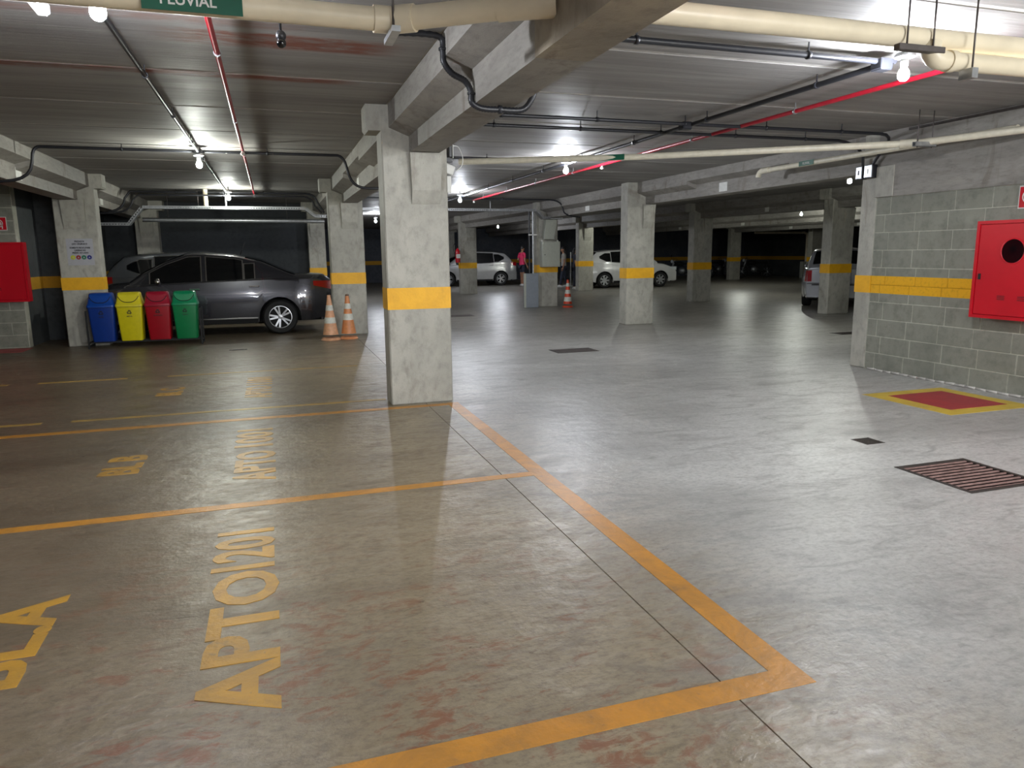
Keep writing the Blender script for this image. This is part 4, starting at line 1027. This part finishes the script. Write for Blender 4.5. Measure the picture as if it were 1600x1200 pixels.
# ------------------------------------------------------------------ people (far in the aisle)
M_skin = plain('skin', rgb(150, 108, 84), .55); M_skirt = plain('pale_shoe', rgb(200, 200, 200), .5); M_hair = plain('dark_hair', rgb(22, 18, 18), .6)
def skinned(verts, edges, radii, root=0, sub=2):
    me = bpy.data.meshes.new('sk'); me.from_pydata(verts, edges, []); o = bpy.data.objects.new('sk', me); C.objects.link(o)
    md = o.modifiers.new('s', 'SKIN'); sv = me.skin_vertices[0].data
    for i, rr in enumerate(radii): sv[i].radius = (rr, rr) if not isinstance(rr, tuple) else rr
    sv[root].use_root = True
    s2 = o.modifiers.new('u', 'SUBSURF'); s2.levels = sub; s2.render_levels = sub
    bpy.context.view_layer.update()
    res_ = bpy.data.meshes.new_from_object(o.evaluated_get(bpy.context.evaluated_depsgraph_get()))
    bpy.data.objects.remove(o); bpy.data.meshes.remove(me)
    vs = [v.co.copy() for v in res_.vertices]; fs = [tuple(p.vertices) for p in res_.polygons]; bpy.data.meshes.remove(res_)
    return vs, fs
def addraw(mb, vf):
    k = len(mb.v); mb.v.extend(vf[0])
    for fc in vf[1]: mb.face([k+i for i in fc], True)
def person(label, loc, rz, H_, top_m, leg_m, shorts=False, arms=((.25, .05, -.28), (.25, .05, -.28)), hair_long=False, stride=.10, head_yaw=0.0, pack=None):
    t = empty('person', loc, rz, label, 'person'); k = H_/1.75
    S = lambda *p: tuple(c*k for c in p)
    sh = [(.18, 0, 1.42), (-.18, 0, 1.42)]
    V = [S(0, 0, .95), S(0, -.01, 1.12), S(0, 0, 1.30), S(0, 0, 1.43), S(0, -.01, 1.50), S(0, -.02, 1.58)]
    E_ = [(0, 1), (1, 2), (2, 3), (3, 4), (4, 5)]; Rr = [(.15, .11), (.125, .095), (.15, .10), (.10, .075), .052, .06]
    hands = []
    for s_, (fx, fy, dz), i in ((1, arms[0], 0), (-1, arms[1], 1)):
        a = (s_*.185, 0, 1.40); el = (s_*.235, .02+fy*.1, 1.13); ha = (s_*(.235+(fx-.25)), -fy*1.0, 1.13+dz)
        n0 = len(V); V += [S(*a), S(*el), S(*ha)]; E_ += [(3, n0), (n0, n0+1), (n0+1, n0+2)]; Rr += [.055, .042, .028]
        hands.append((Vector(S(*el)), Vector(S(*ha)), s_))
    feet = []
    for s_, st_ in ((1, stride), (-1, -stride)):
        n0 = len(V); V += [S(s_*.09, 0, .86), S(s_*.10, -st_*.5-.02, .48), S(s_*.10, st_*-.9+.0, .09), S(s_*.11, -st_*.9-.13, .035)]
        E_ += [(0, n0), (n0, n0+1), (n0+1, n0+2), (n0+2, n0+3)]; Rr += [.085, .058, .038, .032]; feet.append((s_*.10, -st_*.9))
    Rr = [tuple(c*k for c in x) if isinstance(x, tuple) else x*k for x in Rr]
    mb = MB(); addraw(mb, skinned(V, E_, Rr))
    # head with nose, ears, jaw
    hc = Vector(S(0, -.03, 1.64)); Rh = Matrix.Translation(hc) @ Matrix.Rotation(head_yaw, 4, 'Z')
    b = MB(); b.ball((0, 0, .01), .078*k, .095*k, .115*k, 16, 12).ball((0, -.035*k, -.055*k), .052*k, .055*k, .055*k).ball((0, -.098*k, -.01*k), .013*k, .018*k, .022*k, 8, 6)
    for s_ in (-1, 1): b.ball((s_*.08*k, .01*k, -.005*k), .012*k, .02*k, .03*k, 8, 6)
    b.tube([(-.022*k, -.088*k, -.055*k), (.022*k, -.088*k, -.055*k)], .006*k, 6)
    for v in b.v: mb.v.append(Rh @ v)
    off = len(mb.v)-len(b.v)
    for fc in b.f: mb.face([off+i for i in fc], True)
    for el, ha, s_ in hands:      # palm, four fingers, thumb
        d = (ha-el).normalized(); sd = d.cross(Vector((1, 0, 0)) if abs(d.x) < .9 else Vector((0, 1, 0))).normalized(); nn = d.cross(sd)
        mb.tube([ha-d*.01*k, ha+d*.035*k, ha+d*.085*k], [.026*k, .036*k, .030*k], 8)
        for q, ln in ((-1.5, .055), (-.5, .07), (.5, .075), (1.5, .062)):
            p = ha+d*.075*k+sd*q*.017*k; mb.tube([p, p+d*ln*.5*k+nn*.006*k, p+d*ln*k+nn*.022*k], [.0095*k, .009*k, .006*k], 6)
        p = ha+d*.02*k+sd*.03*k; mb.tube([p, p+(d+sd)*.03*k, p+(d*1.4+sd)*.04*k], [.012*k, .011*k, .007*k], 6)
    mb.build('body', M_skin, t)
    # eyes, hair, clothes
    ey = MB()
    for s_ in (-1, 1): ey.ball(tuple(Rh @ Vector((s_*.03*k, -.084*k, .012*k))), .011*k, .008*k, .007*k, 8, 6)
    ey.build('eyes', M_hair, t)['kind'] = 'stuff'
    hb = MB(); rr = []
    for i in range(9):
        a = PI/2*i/8.0; rr.append([Rh @ Vector((.087*k*math.cos(a)*math.cos(b_), .012*k+.103*k*math.cos(a)*math.sin(b_), .03*k+.105*k*math.sin(a)-(.05*k if math.sin(b_) > 0 and i == 0 else 0))) for b_ in [2*PI*j/16 for j in range(16)]])
    hb.loft(rr, True, False, True)
    if hair_long: hb.tube([Rh @ Vector((0, .05*k, .04*k)), Rh @ Vector((0, .085*k, -.08*k)), Rh @ Vector((0, .09*k, -.25*k)), Rh @ Vector((0, .08*k, -.38*k))], [.07*k, .075*k, .065*k, .03*k], 10)
    hb.build('hair', M_hair, t)
    g_ = .012*k
    tv = [S(0, 0, .84), V[1], V[2], V[3], V[0]]; te = [(0, 4), (4, 1), (1, 2), (2, 3)]; tr_ = [tuple(c+g_*1.6 for c in Rr[i]) for i in (0, 1, 2, 3, 0)]
    for n0 in (6, 9):
        m0 = len(tv); p = Vector(V[n0]).lerp(Vector(V[n0+1]), .75); tv += [V[n0], tuple(p)]; te += [(3, m0), (m0, m0+1)]; tr_ += [Rr[n0]+g_, Rr[n0+1]+g_*1.2]
    mb = MB(); addraw(mb, skinned(tv, te, tr_)); mb.build('shirt', top_m, t)
    tv = [V[0]]; te = []; tr_ = [tuple(c+g_*1.1 for c in Rr[0])]
    for n0 in (12, 16):
        m0 = len(tv); 
        if shorts: p = Vector(V[n0]).lerp(Vector(V[n0+1]), .8); tv += [V[n0], tuple(p)]; te += [(0, m0), (m0, m0+1)]; tr_ += [Rr[n0]+g_, Rr[n0+1]+g_*1.8]
        else: tv += [V[n0], V[n0+1], V[n0+2]]; te += [(0, m0), (m0, m0+1), (m0+1, m0+2)]; tr_ += [Rr[n0]+g_, Rr[n0+1]+g_, Rr[n0+2]+g_*1.3]
    mb = MB(); addraw(mb, skinned(tv, te, tr_)); mb.build('shorts' if shorts else 'trousers', leg_m, t)
    for (fx, fy) in feet: MB().loft([[(fx*k+a*math.cos(b_), fy*k-.05*k+c_*math.sin(b_), z) for b_ in [2*PI*j/12 for j in range(12)]] for a, c_, z in ((.045*k, .13*k, .0), (.05*k, .14*k, .02*k), (.045*k, .12*k, .06*k), (.035*k, .05*k, .10*k))]).build('shoe', M_skirt, t)
    if pack: MB().ball((0, .17*k, 1.22*k), .15*k, .09*k, .20*k).build('backpack', pack, t)
    return t
M_pink = plain('pink_cloth', rgb(196, 40, 84), .7); M_navy = plain('navy_cloth', rgb(34, 36, 52), .75); M_denim = plain('dark_denim', rgb(40, 46, 62), .8); M_greyc = plain('pale_grey_cloth', rgb(150, 146, 140), .8)
person('person in pink top and dark shorts standing behind the silver hatchback', (10.62, 31.0, 0), 1.9, 1.74, M_pink, M_navy, True, ((.30, .35, .02), (.25, .10, -.26)), stride=.04)
person('person with long dark hair in pale top walking beyond the orange cone', (11.72, 28.8, 0), -1.9, 1.66, M_greyc, M_denim, False, hair_long=True, stride=.16)
person('person in dark clothes half hidden left of the far column', (11.56, 27.2, 0), 1.3, 1.62, M_navy, M_navy, False, hair_long=True, stride=.06)
t = empty('pale_post', (12.12, 29.0, 0), 0, 'thin pale post on a small foot between the two walking people', 'post')
MB().tube([(0, 0, 0), (0, 0, 1.45)], .022, 8).build('pole', M_white, t); MB().lathe([(.16, 0), (.16, .03), (.05, .05)], n=14).build('base', M_white, t)
MB().tube([(0, 0, .62), (0, 0, .68)], .035, 8).build('collar', M_white, t)
